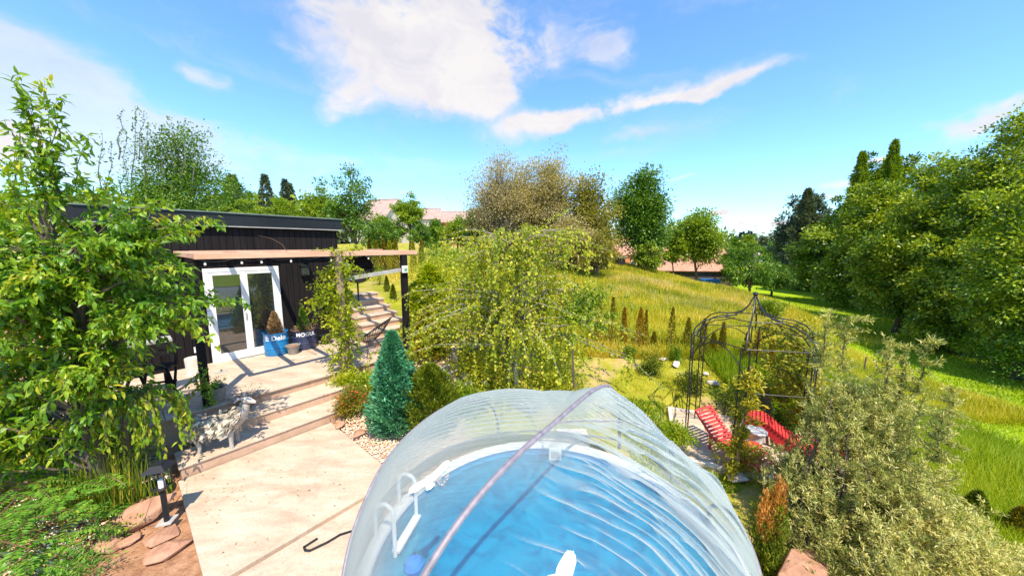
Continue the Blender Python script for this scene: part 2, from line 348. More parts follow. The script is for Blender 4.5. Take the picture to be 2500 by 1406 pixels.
def water_mat():
    m, nt, b = nodes('pool_water')
    nt.nodes.remove(b)
    tr = nt.nodes.new('ShaderNodeBsdfTransparent'); tr.inputs[0].default_value = (.40, .90, 1.0, 1)
    g = nt.nodes.new('ShaderNodeBsdfGlossy'); g.inputs['Roughness'].default_value = .03
    fr = nt.nodes.new('ShaderNodeFresnel'); fr.inputs[0].default_value = 1.33
    bp = nt.nodes.new('ShaderNodeBump'); bp.inputs['Strength'].default_value = .25; bp.inputs['Distance'].default_value = .01
    nt.links.new(noise_(nt, 6, 3, .5), bp.inputs['Height']); nt.links.new(bp.outputs[0], g.inputs['Normal']); nt.links.new(bp.outputs[0], fr.inputs['Normal'])
    df = nt.nodes.new('ShaderNodeBsdfDiffuse'); nt.links.new(ramp(nt, noise_(nt, 3.2, 6, .6, None, 1.2), [(.0, .19, .38), (.0, .28, .50), (.0, .36, .60)], [.35, .5, .68]), df.inputs[0])
    ms = nt.nodes.new('ShaderNodeMixShader'); ms.inputs[0].default_value = .62; nt.links.new(tr.outputs[0], ms.inputs[1]); nt.links.new(df.outputs[0], ms.inputs[2])
    mx = nt.nodes.new('ShaderNodeMixShader'); nt.links.new(fr.outputs[0], mx.inputs[0]); nt.links.new(ms.outputs[0], mx.inputs[1]); nt.links.new(g.outputs[0], mx.inputs[2])
    nt.links.new(mx.outputs[0], nt.nodes['Material Output'].inputs[0]); return m
M['water'] = water_mat()
def film_mat():
    m, nt, b = nodes('clear_film'); N = nt.nodes; L = nt.links
    b.inputs['Base Color'].default_value = (.56, .60, .57, 1); b.inputs['Roughness'].default_value = .6
    tl = N.new('ShaderNodeBsdfTranslucent'); tl.inputs[0].default_value = (.60, .65, .62, 1)
    haze = N.new('ShaderNodeMixShader'); haze.inputs[0].default_value = .45; L.new(b.outputs[0], haze.inputs[1]); L.new(tl.outputs[0], haze.inputs[2])
    tr = N.new('ShaderNodeBsdfTransparent'); tr.inputs[0].default_value = (.97, .985, .99, 1)
    lw = N.new('ShaderNodeLayerWeight'); lw.inputs[0].default_value = .32
    mr = N.new('ShaderNodeMapRange'); L.new(lw.outputs['Facing'], mr.inputs[0]); mr.inputs[1].default_value = .10; mr.inputs[2].default_value = .55; mr.inputs[3].default_value = .045; mr.inputs[4].default_value = .88
    # fine crinkles stretched along the wrinkle lines, bump on the gloss only
    at = N.new('ShaderNodeAttribute'); at.attribute_name = 'wr'; am = N.new('ShaderNodeAttribute'); am.attribute_name = 'wd'
    cx = N.new('ShaderNodeCombineXYZ'); L.new(at.outputs['Fac'], cx.inputs[0]); L.new(am.outputs['Fac'], cx.inputs[1])
    mp = N.new('ShaderNodeMapping'); mp.inputs['Scale'].default_value = (26, 2.6, 1); L.new(cx.outputs[0], mp.inputs[0])
    n = N.new('ShaderNodeTexNoise'); n.inputs['Scale'].default_value = 1.0; n.inputs['Detail'].default_value = 7; n.inputs['Roughness'].default_value = .7; L.new(mp.outputs[0], n.inputs[0])
    bp = N.new('ShaderNodeBump'); bp.inputs['Strength'].default_value = 1.0; bp.inputs['Distance'].default_value = .05; L.new(n.outputs[0], bp.inputs['Height'])
    g = N.new('ShaderNodeBsdfGlossy'); g.inputs['Roughness'].default_value = .18; L.new(bp.outputs[0], g.inputs['Normal']); g.inputs[0].default_value = (1, 1, 1, 1)
    m1 = N.new('ShaderNodeMixShader'); L.new(mr.outputs[0], m1.inputs[0]); L.new(tr.outputs[0], m1.inputs[1]); L.new(haze.outputs[0], m1.inputs[2])
    fr = N.new('ShaderNodeFresnel'); fr.inputs[0].default_value = 1.45; L.new(bp.outputs[0], fr.inputs['Normal'])
    ad = N.new('ShaderNodeMath'); ad.operation = 'ADD'; L.new(fr.outputs[0], ad.inputs[0]); ad.inputs[1].default_value = .0; ad.use_clamp = True; hf = N.new('ShaderNodeMath'); hf.operation = 'MINIMUM'; L.new(ad.outputs[0], hf.inputs[0]); hf.inputs[1].default_value = .22
    m2 = N.new('ShaderNodeMixShader'); L.new(hf.outputs[0], m2.inputs[0]); L.new(m1.outputs[0], m2.inputs[1]); L.new(g.outputs[0], m2.inputs[2])
    L.new(m2.outputs[0], N['Material Output'].inputs[0]); return m
M['film'] = film_mat()

# ------------------------------------------------------------------ terrain
POOL = Vector((.42, 3.09, 0)); PR = 1.9
CP = np.array([
 (-4.5, 3, -.04), (-3, 3, -.05), (-5, 4.6, -.04), (-2, 5, -.03), (-1, 6, 0), (-3, 1, -.05), (0, 3, -.06), (0, 1, -.06), (-6, 3, 0), (-6, 1, 0), (-5, 6, -.06), (-6, 8, -.06), (-1, 7, .08), (0.1, 7.1, .12),
 (-1.8, 8.1, .35), (-.9, 8.2, .4), (1, 8, .2), (-9, 5, .25), (-8, 7, .2), (-12, 8, .6), (-3.3, 9.0, .5), (-2.6, 8.6, .42), (-3.0, 10.3, 1.0), (-4.6, 11.2, 1.6), (-5.2, 10.9, 1.62), (-4.9, 12.4, 1.5), (-3.2, 11, 1.0), (-2.5, 14, 1.55), (-6, 14, 1.6), (-8, 20, 1.8), (0, 16, 1.3), (0, 25, 2.0), (-12, 55, 3.6), (-22, 58, 3.8), (8.7, 28, 1.8), (4, 20, 1.3),
 (6.1, 14, .42), (4.3, 14, .5), (2.3, 9.4, .3), (3, 9, .25), (12, 22, .45), (15, 20, .15), (12, 15, -.5), (6.8, 8.3, .1), (5, 9, .25), (9, 10.5, -.15), (9, 18, .5),
 (34, 40, -2.3), (22.3, 22, -1.8), (17.1, 14, -1.8), (15.7, 10, -1.75), (10.3, 7, -1.2), (8.5, 5, -.85), (5.8, 4, -.65), (13, 8.5, -1.7), (19, 18, -1.85), (28, 30, -2.1), (11, 11, -1.0), (12, 4, -1.2), (18, 5, -1.7), (14, 12.5, -1.5),
 (25, 18, -1.9), (22, 12, -1.8), (35, 32, -2.3), (35, 15, -1), (4.5, 5.8, -.58), (3.2, 5, -.56), (6, 6.5, -.56), (3, 7, -.15), (3.5, 8, -.02), (5.5, 7.7, -.15), (2.4, 6.3, -.12), (7, 6.6, -.5), (3, 3.4, -.6), (3, 2, -.65), (5, 2, -.7), (4.8, 4.6, -.6),
 (18, 45, -1.9), (5, 50, .8), (0, 60, 1.6), (-30, 40, 2.4), (-20, 15, 1.6), (-12, 14, 1.5), (40, 80, -3.2), (70, 90, -3.6), (0, 200, .5), (100, 200, -4), (-150, 150, 2), (150, 100, -4), (0, -10, -.3), (10, -10, -1), (-10, -10, 0), (40, -10, -1.6), (-30, 0, .6), (0, 1500, -6), (1500, 1500, -9), (-1500, 1500, -4), (1500, 0, -6), (-1500, 0, 0), (0, -1500, -3)], float)
def _k(r): return r
_d = np.linalg.norm(CP[:, None, :2]-CP[None, :, :2], axis=2)
_w = np.linalg.solve(np.block([[_k(_d)-np.eye(len(CP))*.05, np.ones((len(CP), 1))], [np.ones((1, len(CP))), np.zeros((1, 1))]]), np.append(CP[:, 2], 0))
def hgt(x, y):
    x = np.atleast_1d(np.asarray(x, float)); y = np.atleast_1d(np.asarray(y, float))
    sh = x.shape; P = np.stack([x.ravel(), y.ravel()], 1); out = np.zeros(len(P))
    for i in range(0, len(P), 20000):
        q = P[i:i+20000]; dd = np.sqrt(((q[:, None, :]-CP[None, :, :2])**2).sum(2)+.3**2)
        out[i:i+20000] = dd@_w[:-1]+_w[-1]
    return out.reshape(sh)
def h1(x, y): return float(hgt(x, y)[0])
def st_of(x, y):
    qx = x-D0.x; qy = y-D0.y; return qx*E1.x+qy*E1.y, qx*E2.x+qy*E2.y
def sstep(a, b, x): 
    t = np.clip((x-a)/(b-a), 0, 1); return t*t*(3-2*t)
def vnoise(x, y, sc, seed=0):
    # cheap smooth value noise
    rr = np.random.default_rng(seed).random((64, 64)); X = x*sc; Y = y*sc; xi = np.floor(X).astype(int); yi = np.floor(Y).astype(int)
    fx = X-xi; fy = Y-yi; fx = fx*fx*(3-2*fx); fy = fy*fy*(3-2*fy)
    g = lambda a, b: rr[a % 64, b % 64]
    return (g(xi, yi)*(1-fx)+g(xi+1, yi)*fx)*(1-fy)+(g(xi, yi+1)*(1-fx)+g(xi+1, yi+1)*fx)*fy
def in_deck(x, y, m=0): 
    return (np.abs((x-4.6)*.93+(y-5.7)*-.37) < 1.55+m) & (np.abs((x-4.6)*.37+(y-5.7)*.93) < 1.05+m)
def zones(x, y):
    s, t = st_of(x, y)
    hard = (((s > -4.2) & (s < 6.0) & (t > -5) & (t < 2.9))|((s > -1) & (s < 1.7) & (t > 2.5) & (t < 4)))
    n = vnoise(x, y, 1.3, 1)*.6+vnoise(x, y, 4.1, 2)*.4
    dirt = ((x < -1.9) & (y < 7.5) & (t > 2.4))*1.0
    dirt = np.where((x < -7) & (y < 9), .9, dirt)
    gravel = sstep(1.0, .6, np.hypot((x+1.9)/1.6, (y-5.0)/1.1)) + sstep(1.0, .75, np.hypot((x+9.0)/2.6, (y-5.2)/2.6))
    gravel = gravel+sstep(1.0, .7, np.hypot((x+1.2)/2.0, (y-8.2)/1.1))
    lawn = sstep(10.6, 12.0, x+0*y)*sstep(-1.0, -1.35, hgt(x, y))
    dry = np.clip((n-.52)*4, 0, 1)
    return hard, np.clip(dirt, 0, 1), np.clip(gravel, 0, 1), np.clip(lawn, 0, 1), dry, n
def build_ground():
    n = 460; a = np.linspace(-1, 1, n)
    def mp(c, k, S): 
        return c+S*np.sinh(k*a)/math.sinh(k)
    xs = mp(1.5, 7.6, 2600); ys = mp(6.0, 7.6, 2600)
    X, Y = np.meshgrid(xs, ys, indexing='ij'); Z = hgt(X, Y)
    near = np.exp(-(np.hypot(X-3, Y-8)/40)**2)
    Z = Z+near*((vnoise(X, Y, .9, 3)-.5)*.08+(vnoise(X, Y, 3.3, 4)-.5)*.035)
    s, t = st_of(X, Y)
    Z = np.where((s > -4.4) & (s < 3.2) & (t > -4) & (t < 3.6), np.minimum(Z, -.1), Z)
    Z = np.where((s > -1.1) & (s < 2.4) & (t > 3.4) & (t < 9.5) & (X < -.2), np.minimum(Z, -.05), Z)
    rp = np.hypot(X-POOL.x, Y-POOL.y); Z = np.where(rp < PR+.04, -1.5, Z)
    Z = np.where(in_deck(X, Y, .05), np.minimum(Z, -.6), Z)
    hard, dirt, grav, lawn, dry, nn = zones(X, Y)
    idx = np.arange(n*n).reshape(n, n)
    Fc = np.stack([idx[:-1, :-1], idx[1:, :-1], idx[1:, 1:], idx[:-1, 1:]], -1).reshape(-1, 4)
    V = np.stack([X, Y, Z], -1).reshape(-1, 3)
    m, nt, b = nodes('ground_cover'); L = nt.links
    def att(nm):
        k = nt.nodes.new('ShaderNodeAttribute'); k.attribute_name = nm; return k.outputs['Fac']
    def mix(f, c1, c2):
        k = nt.nodes.new('ShaderNodeMix'); k.data_type = 'RGBA'; L.new(f, k.inputs[0]); L.new(c1, k.inputs[6]); L.new(c2, k.inputs[7]); return k.outputs[2]
    f1 = noise_(nt, 9, 8, .7); f2 = noise_(nt, 1.1, 6, .6)
    g_m = ramp(nt, f2, [(.17, .20, .015), (.30, .30, .025), (.42, .35, .07)], [.32, .5, .68])
    g_d = ramp(nt, f1, [(.30, .22, .09), (.46, .31, .17), (.54, .38, .24)], [.3, .5, .7])
    g_l = ramp(nt, noise_(nt, .8, 8, .7), [(.16, .28, .006), (.26, .38, .008), (.34, .42, .014)], [.3, .5, .7])
    soil = ramp(nt, f1, [(.20, .10, .055), (.42, .22, .125), (.54, .33, .21)], [.28, .5, .72])
    gr = ramp(nt, noise_(nt, 26, 4, .7), [(.32, .19, .14), (.52, .34, .26), (.66, .52, .44)], [.3, .5, .7])
    c = mix(att('dry'), g_m, g_d); c = mix(att('lawn'), c, g_l); c = mix(att('dirt'), c, soil); c = mix(att('gravel'), c, gr)
    L.new(c, b.inputs['Base Color']); b.inputs['Roughness'].default_value = .95; b.inputs['Specular IOR Level'].default_value = .1
    bump(nt, b, noise_(nt, 18, 8, .75), .8, .04)
    o = fast_mesh('ground', V, Fc, m, None, True, {'dirt': dirt.ravel(), 'gravel': grav.ravel(), 'lawn': lawn.ravel(), 'dry': (dry*.75).ravel()})
    tag(o, 'rolling garden ground of soil, lawn and meadow running to the horizon', None, None, 'structure')
build_ground()

# ------------------------------------------------------------------ foliage machinery
def unit(a): return a/np.maximum(np.linalg.norm(a, axis=-1, keepdims=True), 1e-9)
def leaves(name, P, D, size, wid, mat, parent, tint=None, rnd=.5, shape='diamond', normal=None, kind='stuff'):
    P = np.asarray(P, float); n = len(P); D = unit(np.asarray(D, float)+0*P)
    size = np.broadcast_to(size, n)*(.7+.6*R.random(n))
    up = np.tile([0, 0, 1.], (n, 1)) if normal is None else np.asarray(normal, float)
    up = unit(up+R.normal(0, rnd, (n, 3)))
    S = unit(np.cross(D, up)); U = unit(np.cross(S, D)); L = size[:, None]; W = L*wid
    if tint is None: tint = R.random(n)
    tint = np.clip(tint, 0, 1)
    if shape == 'diamond':
        V = np.stack([P, P+D*L*.45+S*W*.5+U*L*.05, P+D*L, P+D*L*.45-S*W*.5+U*L*.05], 1)
        q = np.arange(n)[:, None]*4; Fc = np.concatenate([q+[0, 1, 2], q+[0, 2, 3]]); k = 4
    elif shape == 'tri':
        V = np.stack([P+S*W*.5, P-S*W*.5, P+D*L+U*L*.1], 1); q = np.arange(n)[:, None]*3; Fc = q+[0, 1, 2]; k = 3
    else:   # long folded leaf with a drooping tip
        V = np.stack([P, P+D*L*.35+S*W*.5+U*L*.07, P+D*L*.4, P+D*L*.35-S*W*.5+U*L*.07, P+D*L*.72+S*W*.36-U*L*.02, P+D*L*.75-U*L*.05, P+D*L*.72-S*W*.36-U*L*.02, P+D*L-U*L*.2], 1)
        q = np.arange(n)[:, None]*8
        Fc = np.concatenate([q+f for f in ([0, 2, 1], [0, 3, 2], [1, 2, 5], [1, 5, 4], [3, 6, 5], [3, 5, 2], [4, 5, 7], [5, 6, 7])]); k = 8
    o = fast_mesh(name, V.reshape(-1, 3), Fc, mat, parent, False, {'tint': np.repeat(tint, k)})
    if kind: o['kind'] = kind
    return o
def curve(p, q, sag=0, n=5, wob=.05, rr=None):
    p = np.array(p, float); q = np.array(q, float); ln = np.linalg.norm(q-p); t = np.linspace(0, 1, n)[:, None]
    c = p+(q-p)*t; c[:, 2] += sag*4*(t*(1-t))[:, 0]*ln; c[1:-1] += R.normal(0, wob*ln, (n-2, 3)); return c
def ell_pts(lobes, n, power=.45):
    vol = np.array([l[3]*l[4]*l[5] for l in lobes])**.75; pick = R.choice(len(lobes), n, p=vol/vol.sum())
    Lb = np.array([l[:6] for l in lobes])[pick]; d = unit(R.normal(size=(n, 3))); r = R.random(n)**power
    bumpy = 1+.16*np.sin(d[:, 0]*5+pick*2)+.12*np.sin(d[:, 2]*7+pick)+R.normal(0, .07, n)
    return Lb[:, :3]+d*Lb[:, 3:]*(r*bumpy)[:, None], d
def tree(name, label, cat, base, lobes, clumps, per, lsize, crad, leaf, bark='bark', trunk_r=.12, group=None, wid=.55, shape='diamond', limbs=26, droop=.3, top=None, tintvar=.35, power=.45, spread=1.0, stems=None, blobflat=.7):
    base = Vector(base); t = thing(name, base, label, cat, group)
    C, d = ell_pts(lobes, clumps, power)
    zt = top if top else max(l[2]+l[5]*.6 for l in lobes)
    cx = np.average([l[0] for l in lobes]); cy = np.average([l[1] for l in lobes])
    tm = MB()
    axes = []
    for (sx, sy) in (stems or [(cx, cy)]):
        ax = curve((base.x, base.y, base.z-.15), (sx, sy, zt), 0, 7, .02); axes.append(ax)
        tm.tube(ax, [trunk_r*(1-.85*i/6) for i in range(7)], 8)
    lm = MB()
    sel = R.permutation(clumps)[:limbs]
    for i in sel:
        ax = axes[R.integers(len(axes))]
        zz = C[i, 2]; k = np.clip((zz-ax[0, 2])/(ax[-1, 2]-ax[0, 2])*.62-.05+.08*R.random(), .12, .9)
        f = k*(len(ax)-1); a = int(f); p = ax[a]+(ax[min(a+1, 6)]-ax[a])*(f-a)
        r0 = trunk_r*(1-.85*k)*.5; c = curve(p, C[i], .08, 5, .035); lm.tube(c, [r0, r0*.75, r0*.5, r0*.32, r0*.12], 5, False)
        for _ in range(2):
            q = C[R.integers(clumps)]
            if np.linalg.norm(q-c[3]) < crad*5: lm.tube(curve(c[2], q, .05, 4, .05), [r0*.4, r0*.25, r0*.15, r0*.05], 4, False)
    tr = tm.build('trunk', M[bark], t, True); lm.build('limb', M[bark], t, True)['kind'] = 'stuff'
    n = clumps*per; ci = np.repeat(np.arange(clumps), per); off = R.normal(size=(n, 3))*crad*.55*spread; off[:, 2] *= blobflat
    P = C[ci]+off
    outw = unit(off)+unit(P-np.array([cx, cy, np.mean([l[2] for l in lobes])]))*.7
    D = outw*.8+R.normal(0, .5, (n, 3)); D[:, 2] -= droop
    tint = (R.random(clumps)[ci]-.5)*tintvar*1.4+.45+R.normal(0, .17, n)
    leaves('crown', P, D, lsize, wid, M[leaf], t, tint, .55, shape)
    return t
def ptree(name, label, u0, u1, vt, vb, Y, n, per, ls, leaf, cr=None, bark='bark', nl=5, group=None, zb=None, **kw):
    # a tree standing Y metres away, sized from what the photograph shows of it
    uc = (u0+u1)/2; a = A(u0, (vt+vb)/2, Y); b = A(u1, (vt+vb)/2, Y); zt = A(uc, vt, Y).z; zl = A(uc, vb, Y).z
    x = (a.x+b.x)/2; w = (b.x-a.x)/2; h = (zt-zl)/2; zc = (zt+zl)/2
    gz = h1(x, Y) if zb is None else zb
    lobes = [(x, Y, zc, w*.84, w*.84, h*.84)]
    for i in range(nl):
        an = 2*math.pi*i/nl+R.random(); k = .45
        lobes.append((x+w*k*math.cos(an), Y+w*k*math.sin(an), zc+h*(R.random()-.62)*.9, w*.5, w*.5, h*.38))
    lobes.append((x+w*.1*(R.random()-.5), Y, zt-h*.36, w*.42, w*.42, h*.33))
    return tree(name, label, 'tree', (x, Y, gz), lobes, n, per, ls, cr or w*.17, leaf, bark, kw.pop('tr', w*.06), group, **kw)
def conifer(name, label, base, h, r, n, ls, leaf, cat='tree', group=None, prof=None, up=.9, out=.6, wid=.3, trunk=True, tip=None, bark='bark', clump=0, tintz=0):
    base = Vector(base); t = thing(name, base, label, cat, group)
    prof = prof or (lambda q: np.minimum(1, (1-q)*1.15)**.75*np.minimum(1, .55+q*3))
    q = R.random(n)**.85; rr = r*prof(q)*(R.random(n)**.35); an = R.random(n)*2*math.pi
    if clump:
        k = (an*clump+q*9); rr = rr*(1+.2*np.sin(k)+.12*np.sin(q*31+an*3)+.10*np.sin(q*13-an*2))
    P = np.stack([base.x+rr*np.cos(an), base.y+rr*np.sin(an), base.z+.02+q*h], 1)
    D = np.stack([np.cos(an)*out, np.sin(an)*out, np.full(n, up)], 1)+R.normal(0, .35, (n, 3))
    tint = .45+R.normal(0, .2, n)+.14*np.sin(an*4+q*12)+tintz*(q-.5)
    leaves('crown', P, D, ls, wid, M[leaf], t, tint, .8, 'diamond')
    if trunk: MB().tube([base-Vector((0, 0, .1)), base+Vector((0, 0, h*.55))], [r*.09+.01, .006], 6).build('trunk', M[bark], t, True)
    return t
def paths_plant(t, paths, dens, ls, wid, leaf, bark, tr=.004, droop=.6, shape='diamond', jit=.03, tintb=.5, name='foliage', spreadn=.8, tv=.14):
    mb = MB(); P = []; D = []; TP = []
    for pt in paths:
        pt = np.asarray(pt, float); mb.tube(pt, [tr*(1-.8*i/(len(pt)-1)) for i in range(len(pt))], 4, False)
        seg = np.linalg.norm(np.diff(pt, axis=0), axis=1); cum = np.append(0, np.cumsum(seg)); n = max(2, int(cum[-1]*dens)); s_ = np.sort(R.random(n))*cum[-1]
        q = np.stack([np.interp(s_, cum, pt[:, k]) for k in range(3)], 1); dr = np.stack([np.interp(np.minimum(s_+.02, cum[-1]), cum, pt[:, k]) for k in range(3)], 1)-q
        TP.append(np.full(len(q), R.normal(0, tv)));P.append(q+R.normal(0, jit, q.shape)); dd = unit(dr+1e-6)*.6+R.normal(0, spreadn, q.shape); dd[:, 2] -= droop; D.append(dd)
    P = np.concatenate(P); D = np.concatenate(D)
    mb.build('branch', M[bark], t, True)['kind'] = 'stuff'
    return leaves(name, P, D, ls, wid, M[leaf], t, tintb+np.concatenate(TP)+R.normal(0, .17, len(P)), .6, shape)
def shrub(name, label, base, r, h, n, ls, leaf, cat='shrub', bark='bark', group=None, wid=.5, stems=9, up=.2, tintb=.5, clumps=40, shape='diamond'):
    base = Vector(base); t = thing(name, base, label, cat, group)
    C, d = ell_pts([(base.x, base.y, base.z+h*.52, r, r, h*.5)], clumps, .5); C[:, 2] = np.maximum(C[:, 2], base.z+.03)
    mb = MB()
    for i in range(min(stems, clumps)): mb.tube(curve((base.x+R.normal(0, r*.1), base.y+R.normal(0, r*.1), base.z-.05), C[i], .05, 4, .06), [.012*h+.003, .008*h+.002, .005*h, .002], 4, False)
    mb.build('stem', M[bark], t, True)['kind'] = 'stuff'
    ci = R.integers(0, clumps, n); off = R.normal(size=(n, 3))*r*.17; P = C[ci]+off; P[:, 2] = np.maximum(P[:, 2], base.z)
    D = unit(off)+d[ci]*.6+R.normal(0, .4, (n, 3)); D[:, 2] += up
    leaves('foliage', P, D, ls, wid, M[leaf], t, tintb+(R.random(clumps)[ci]-.5)*.5+R.normal(0, .15, n), .6, shape)
    return t
def rockmesh(seed, sx, sy, sz, n=22):
    rr = np.random.default_rng(seed); p = unit(rr.normal(size=(n, 3)))*np.array([sx, sy, sz])*(.8+.3*rr.random((n, 1)))
    p[:, 2] = np.clip(p[:, 2], -sz*.55, sz*.8)
    bm = bmesh.new(); vs = [bm.verts.new(x) for x in p]; r_ = bmesh.ops.convex_hull(bm, input=vs)
    bmesh.ops.delete(bm, geom=[v for v in bm.verts if not v.link_faces], context='VERTS')
    me = bpy.data.meshes.new('rock'); bm.to_mesh(me); bm.free(); return me
def rock(name, label, loc, size, mat, seed, rot=0, tilt=(0, 0), group=None, cat='rock', n=22):
    me = rockmesh(seed, *size, n=n); o = link_mesh(name, me, M[mat]); o.location = loc; o.rotation_euler = (tilt[0], tilt[1], rot)
    md = o.modifiers.new('bevel', 'BEVEL'); md.width = min(size)*.08; md.segments = 1
    return tag(o, label, cat, group)
# ------------------------------------------------------------------ porch, steps, slabs, stairs
PZ = .51
def build_paving():
    po = thing('porch', HP(0, 2, 0), 'pale concrete porch of the black garden house, raised above the slab', None, None, 'structure')
    m = MB(); m.hbox(-4.2, 3.55, 0.004, 2.78, -.35, PZ-.03); m.build('foundation', M['riser'], po)
    for (a, b, c, d) in [(-4.2, -.96, .004, 2.82), (-.95, 1.74, .004, 2.82), (1.75, 3.6, .004, 2.82)]:
        MB().hbox(a, b, c, d, PZ-.03, PZ).build('floor_slab', M['concrete'], po, bevel=.004)
    MB().hbox(3.61, 6.0, -1.0, 2.2, PZ-.2, PZ).build('floor_slab', M['concrete'], po, bevel=.004)
    for i, (t1, z, s0, s1) in enumerate([(3.35, .34, -.55, 1.66), (3.87, .17, -.93, 1.4)]):
        st = MB().hbox(s0+.02, s1-.02, 2.785 if i == 0 else 3.33, t1-.02, -.3, z-.028).build('step', M['riser'], po)
        MB().hbox(s0, s1, 2.785 if i == 0 else 3.332, t1, z-.028, z).build('tread', M['concrete'], st, bevel=.005)
    for i, (s0, s1, t0, t1) in enumerate([(-.95, 1.03, 3.875, 6.10), (-.93, 2.3, 6.15, 9.0)]):
        poly = [(s0, t0), (s1, t0), (s1, t1), (s0, t1)]
        if i == 1:   # cut round the pool
            ts = list(np.linspace(6.42, 8.9, 14)); poly = [(-.86, 6.15), (1.1, 6.15), (1.25, 6.36)]+[(1.45-math.sqrt(max(0, 2.0**2-(q-8.39)**2)), q) for q in ts]+[(-.8, 8.9)]
        pp = [HP(a, b, 0) for a, b in poly][::-1]
        o = MB().prism([(p.x, p.y) for p in pp], -.14, 0.0 if i == 0 else -.012).build('slab', M['concrete'], None, bevel=.006)
        tag(o, ['broad pale concrete slab at the foot of the steps', 'concrete slab beyond the joint, beside the pool'][i], None, None, 'structure')
    # stairs up to the lawn
    sr = thing('garden_stairs', HP(4.2, 0, PZ), 'pale concrete garden stairs climbing from the porch to the upper lawn', 'stairs')
    for i in range(7):
        z = PZ+.165*(i+1); t1 = 1.85-.37*i
        k = MB().hbox(3.0, 4.28, t1-.75, t1-.015, PZ-.3, z-.045).build('riser', M['riser'], sr)
        MB().hbox(2.98, 4.31, t1-.42, t1+.01, z-.045, z).build('tread', M['concrete'], k, bevel=.005)
    o = MB().hbox(3.6, 4.6, 6.05, 6.5, -.05, .05).build('path_slab', M['grey_wood']); o.location.z = .06
    tag(o, 'short grey concrete path slab between the green conifer and the birch', 'slab')
    p = G(1375, 1062, .0); o = MB().box(p.x-.42, p.x+.42, p.y-.17, p.y+.17, -.12, .02).build('stone_ledge', M['rock_white'], bevel=.01)
    tag(o, 'pale rectangular stone ledge behind the far rim of the pool', 'slab')
build_paving()

# ------------------------------------------------------------------ garden house
def build_house():
    h = thing('garden_house', HP(0, -2, 0), 'low black timber garden house with flat roof and white double glass door', 'house')
    S0, S1, T0 = -1.7, 2.93, -4.2; ZW = 3.62
    w = MB()
    w.hbox(S0, -.02, -.16, -.022, 0, ZW); w.hbox(1.46, S1, -.16, -.022, 0, ZW); w.hbox(-.02, 1.46, -.16, -.022, 2.70, ZW); w.hbox(-.02, 1.46, -.16, -.022, 0, .5)
    w.hbox(S0, S1, T0, T0+.15, 0, ZW); w.hbox(S0, S0+.15, T0+.151, -.161, 0, ZW); w.hbox(S1-.15, S1, T0+.151, -.161, 0, ZW)
    wall = w.build('wall', M['black_wood'], h)
    s = S0; W = .128
    while s < S1-.01:
        e = min(s+W-.009, S1); z0 = PZ-.02 if True else 0; pr = R.random()*.004
        if e < -.015 or s > 1.455: segs = [(z0, ZW)]
        elif s < -.015 or e > 1.46: segs = [(z0, ZW)] if (e < .02 or s > 1.43) else [(2.715, ZW)]
        else: segs = [(2.715, ZW)]
        for a, b in segs:
            MB().hbox(s, e, -.021, .0+pr, a, b).build('plank', M['black_wood'], wall)
        s += W
    t = -.03
    while t > T0:
        MB().hbox(S1+.001, S1+.022+R.random()*.004, t-.119, t, .4, ZW).build('plank', M['black_wood'], wall); t -= .128
    # roof: deep dark sheet-metal fascia with a light drip edge
    r = MB().hbox(S0-.25, S1+.12, T0-.2, .10, 3.64, 3.93).build('roof', M['fascia'], h, bevel=.006)
    MB().hbox(S0-.28, S1+.15, T0-.23, .13, 3.933, 3.96).build('roof_edge', M['roof_top'], r)
    MB().hbox(S0-.25, S1+.125, .101, .112, 3.628, 3.650).build('drip_edge', M['grey_wood'], r)
    # door
    d = MB(); z0, z1 = PZ+.0, 2.685
    d.hbox(0, 1.44, -.04, .03, z1-.09, z1); d.hbox(0, .085, -.04, .03, z0, z1-.091); d.hbox(1.36, 1.44, -.04, .03, z0, z1-.091); d.hbox(.086, 1.359, -.04, .03, z0, z0+.10)
    door = d.build('door', M['white_frame'], h, bevel=.004)
    for (a, b) in [(.087, .72), (.721, 1.358)]:
        k = MB(); x0, x1 = a, b; fz0, fz1 = z0+.101, z1-.092; fw = .07
        k.hbox(x0, x1, -.025, .022, fz1-fw, fz1); k.hbox(x0, x1, -.025, .022, fz0, fz0+fw); k.hbox(x0, x0+fw, -.025, .022, fz0+fw+.001, fz1-fw-.001); k.hbox(x1-fw, x1, -.025, .022, fz0+fw+.001, fz1-fw-.001)
        k.build('door_leaf', M['white_frame'], door, bevel=.003)
        MB().hbox(x0+fw, x1-fw, -.008, .002, fz0+fw, fz1-fw).build('pane', M['glass_door'], door)
    MB().hbox(.68, .70, .023, .06, 1.45, 1.6).build('handle', M['grey_wood'], door)
    MB().hbox(.0, 1.5, .032, .12, PZ+.002, PZ+.03).build('door_sill', M['rim'], h)
    MB().hbox(-.29, -.17, .004, .05, .82, .95).build('socket', M['rim'], h, bevel=.008)
build_house()

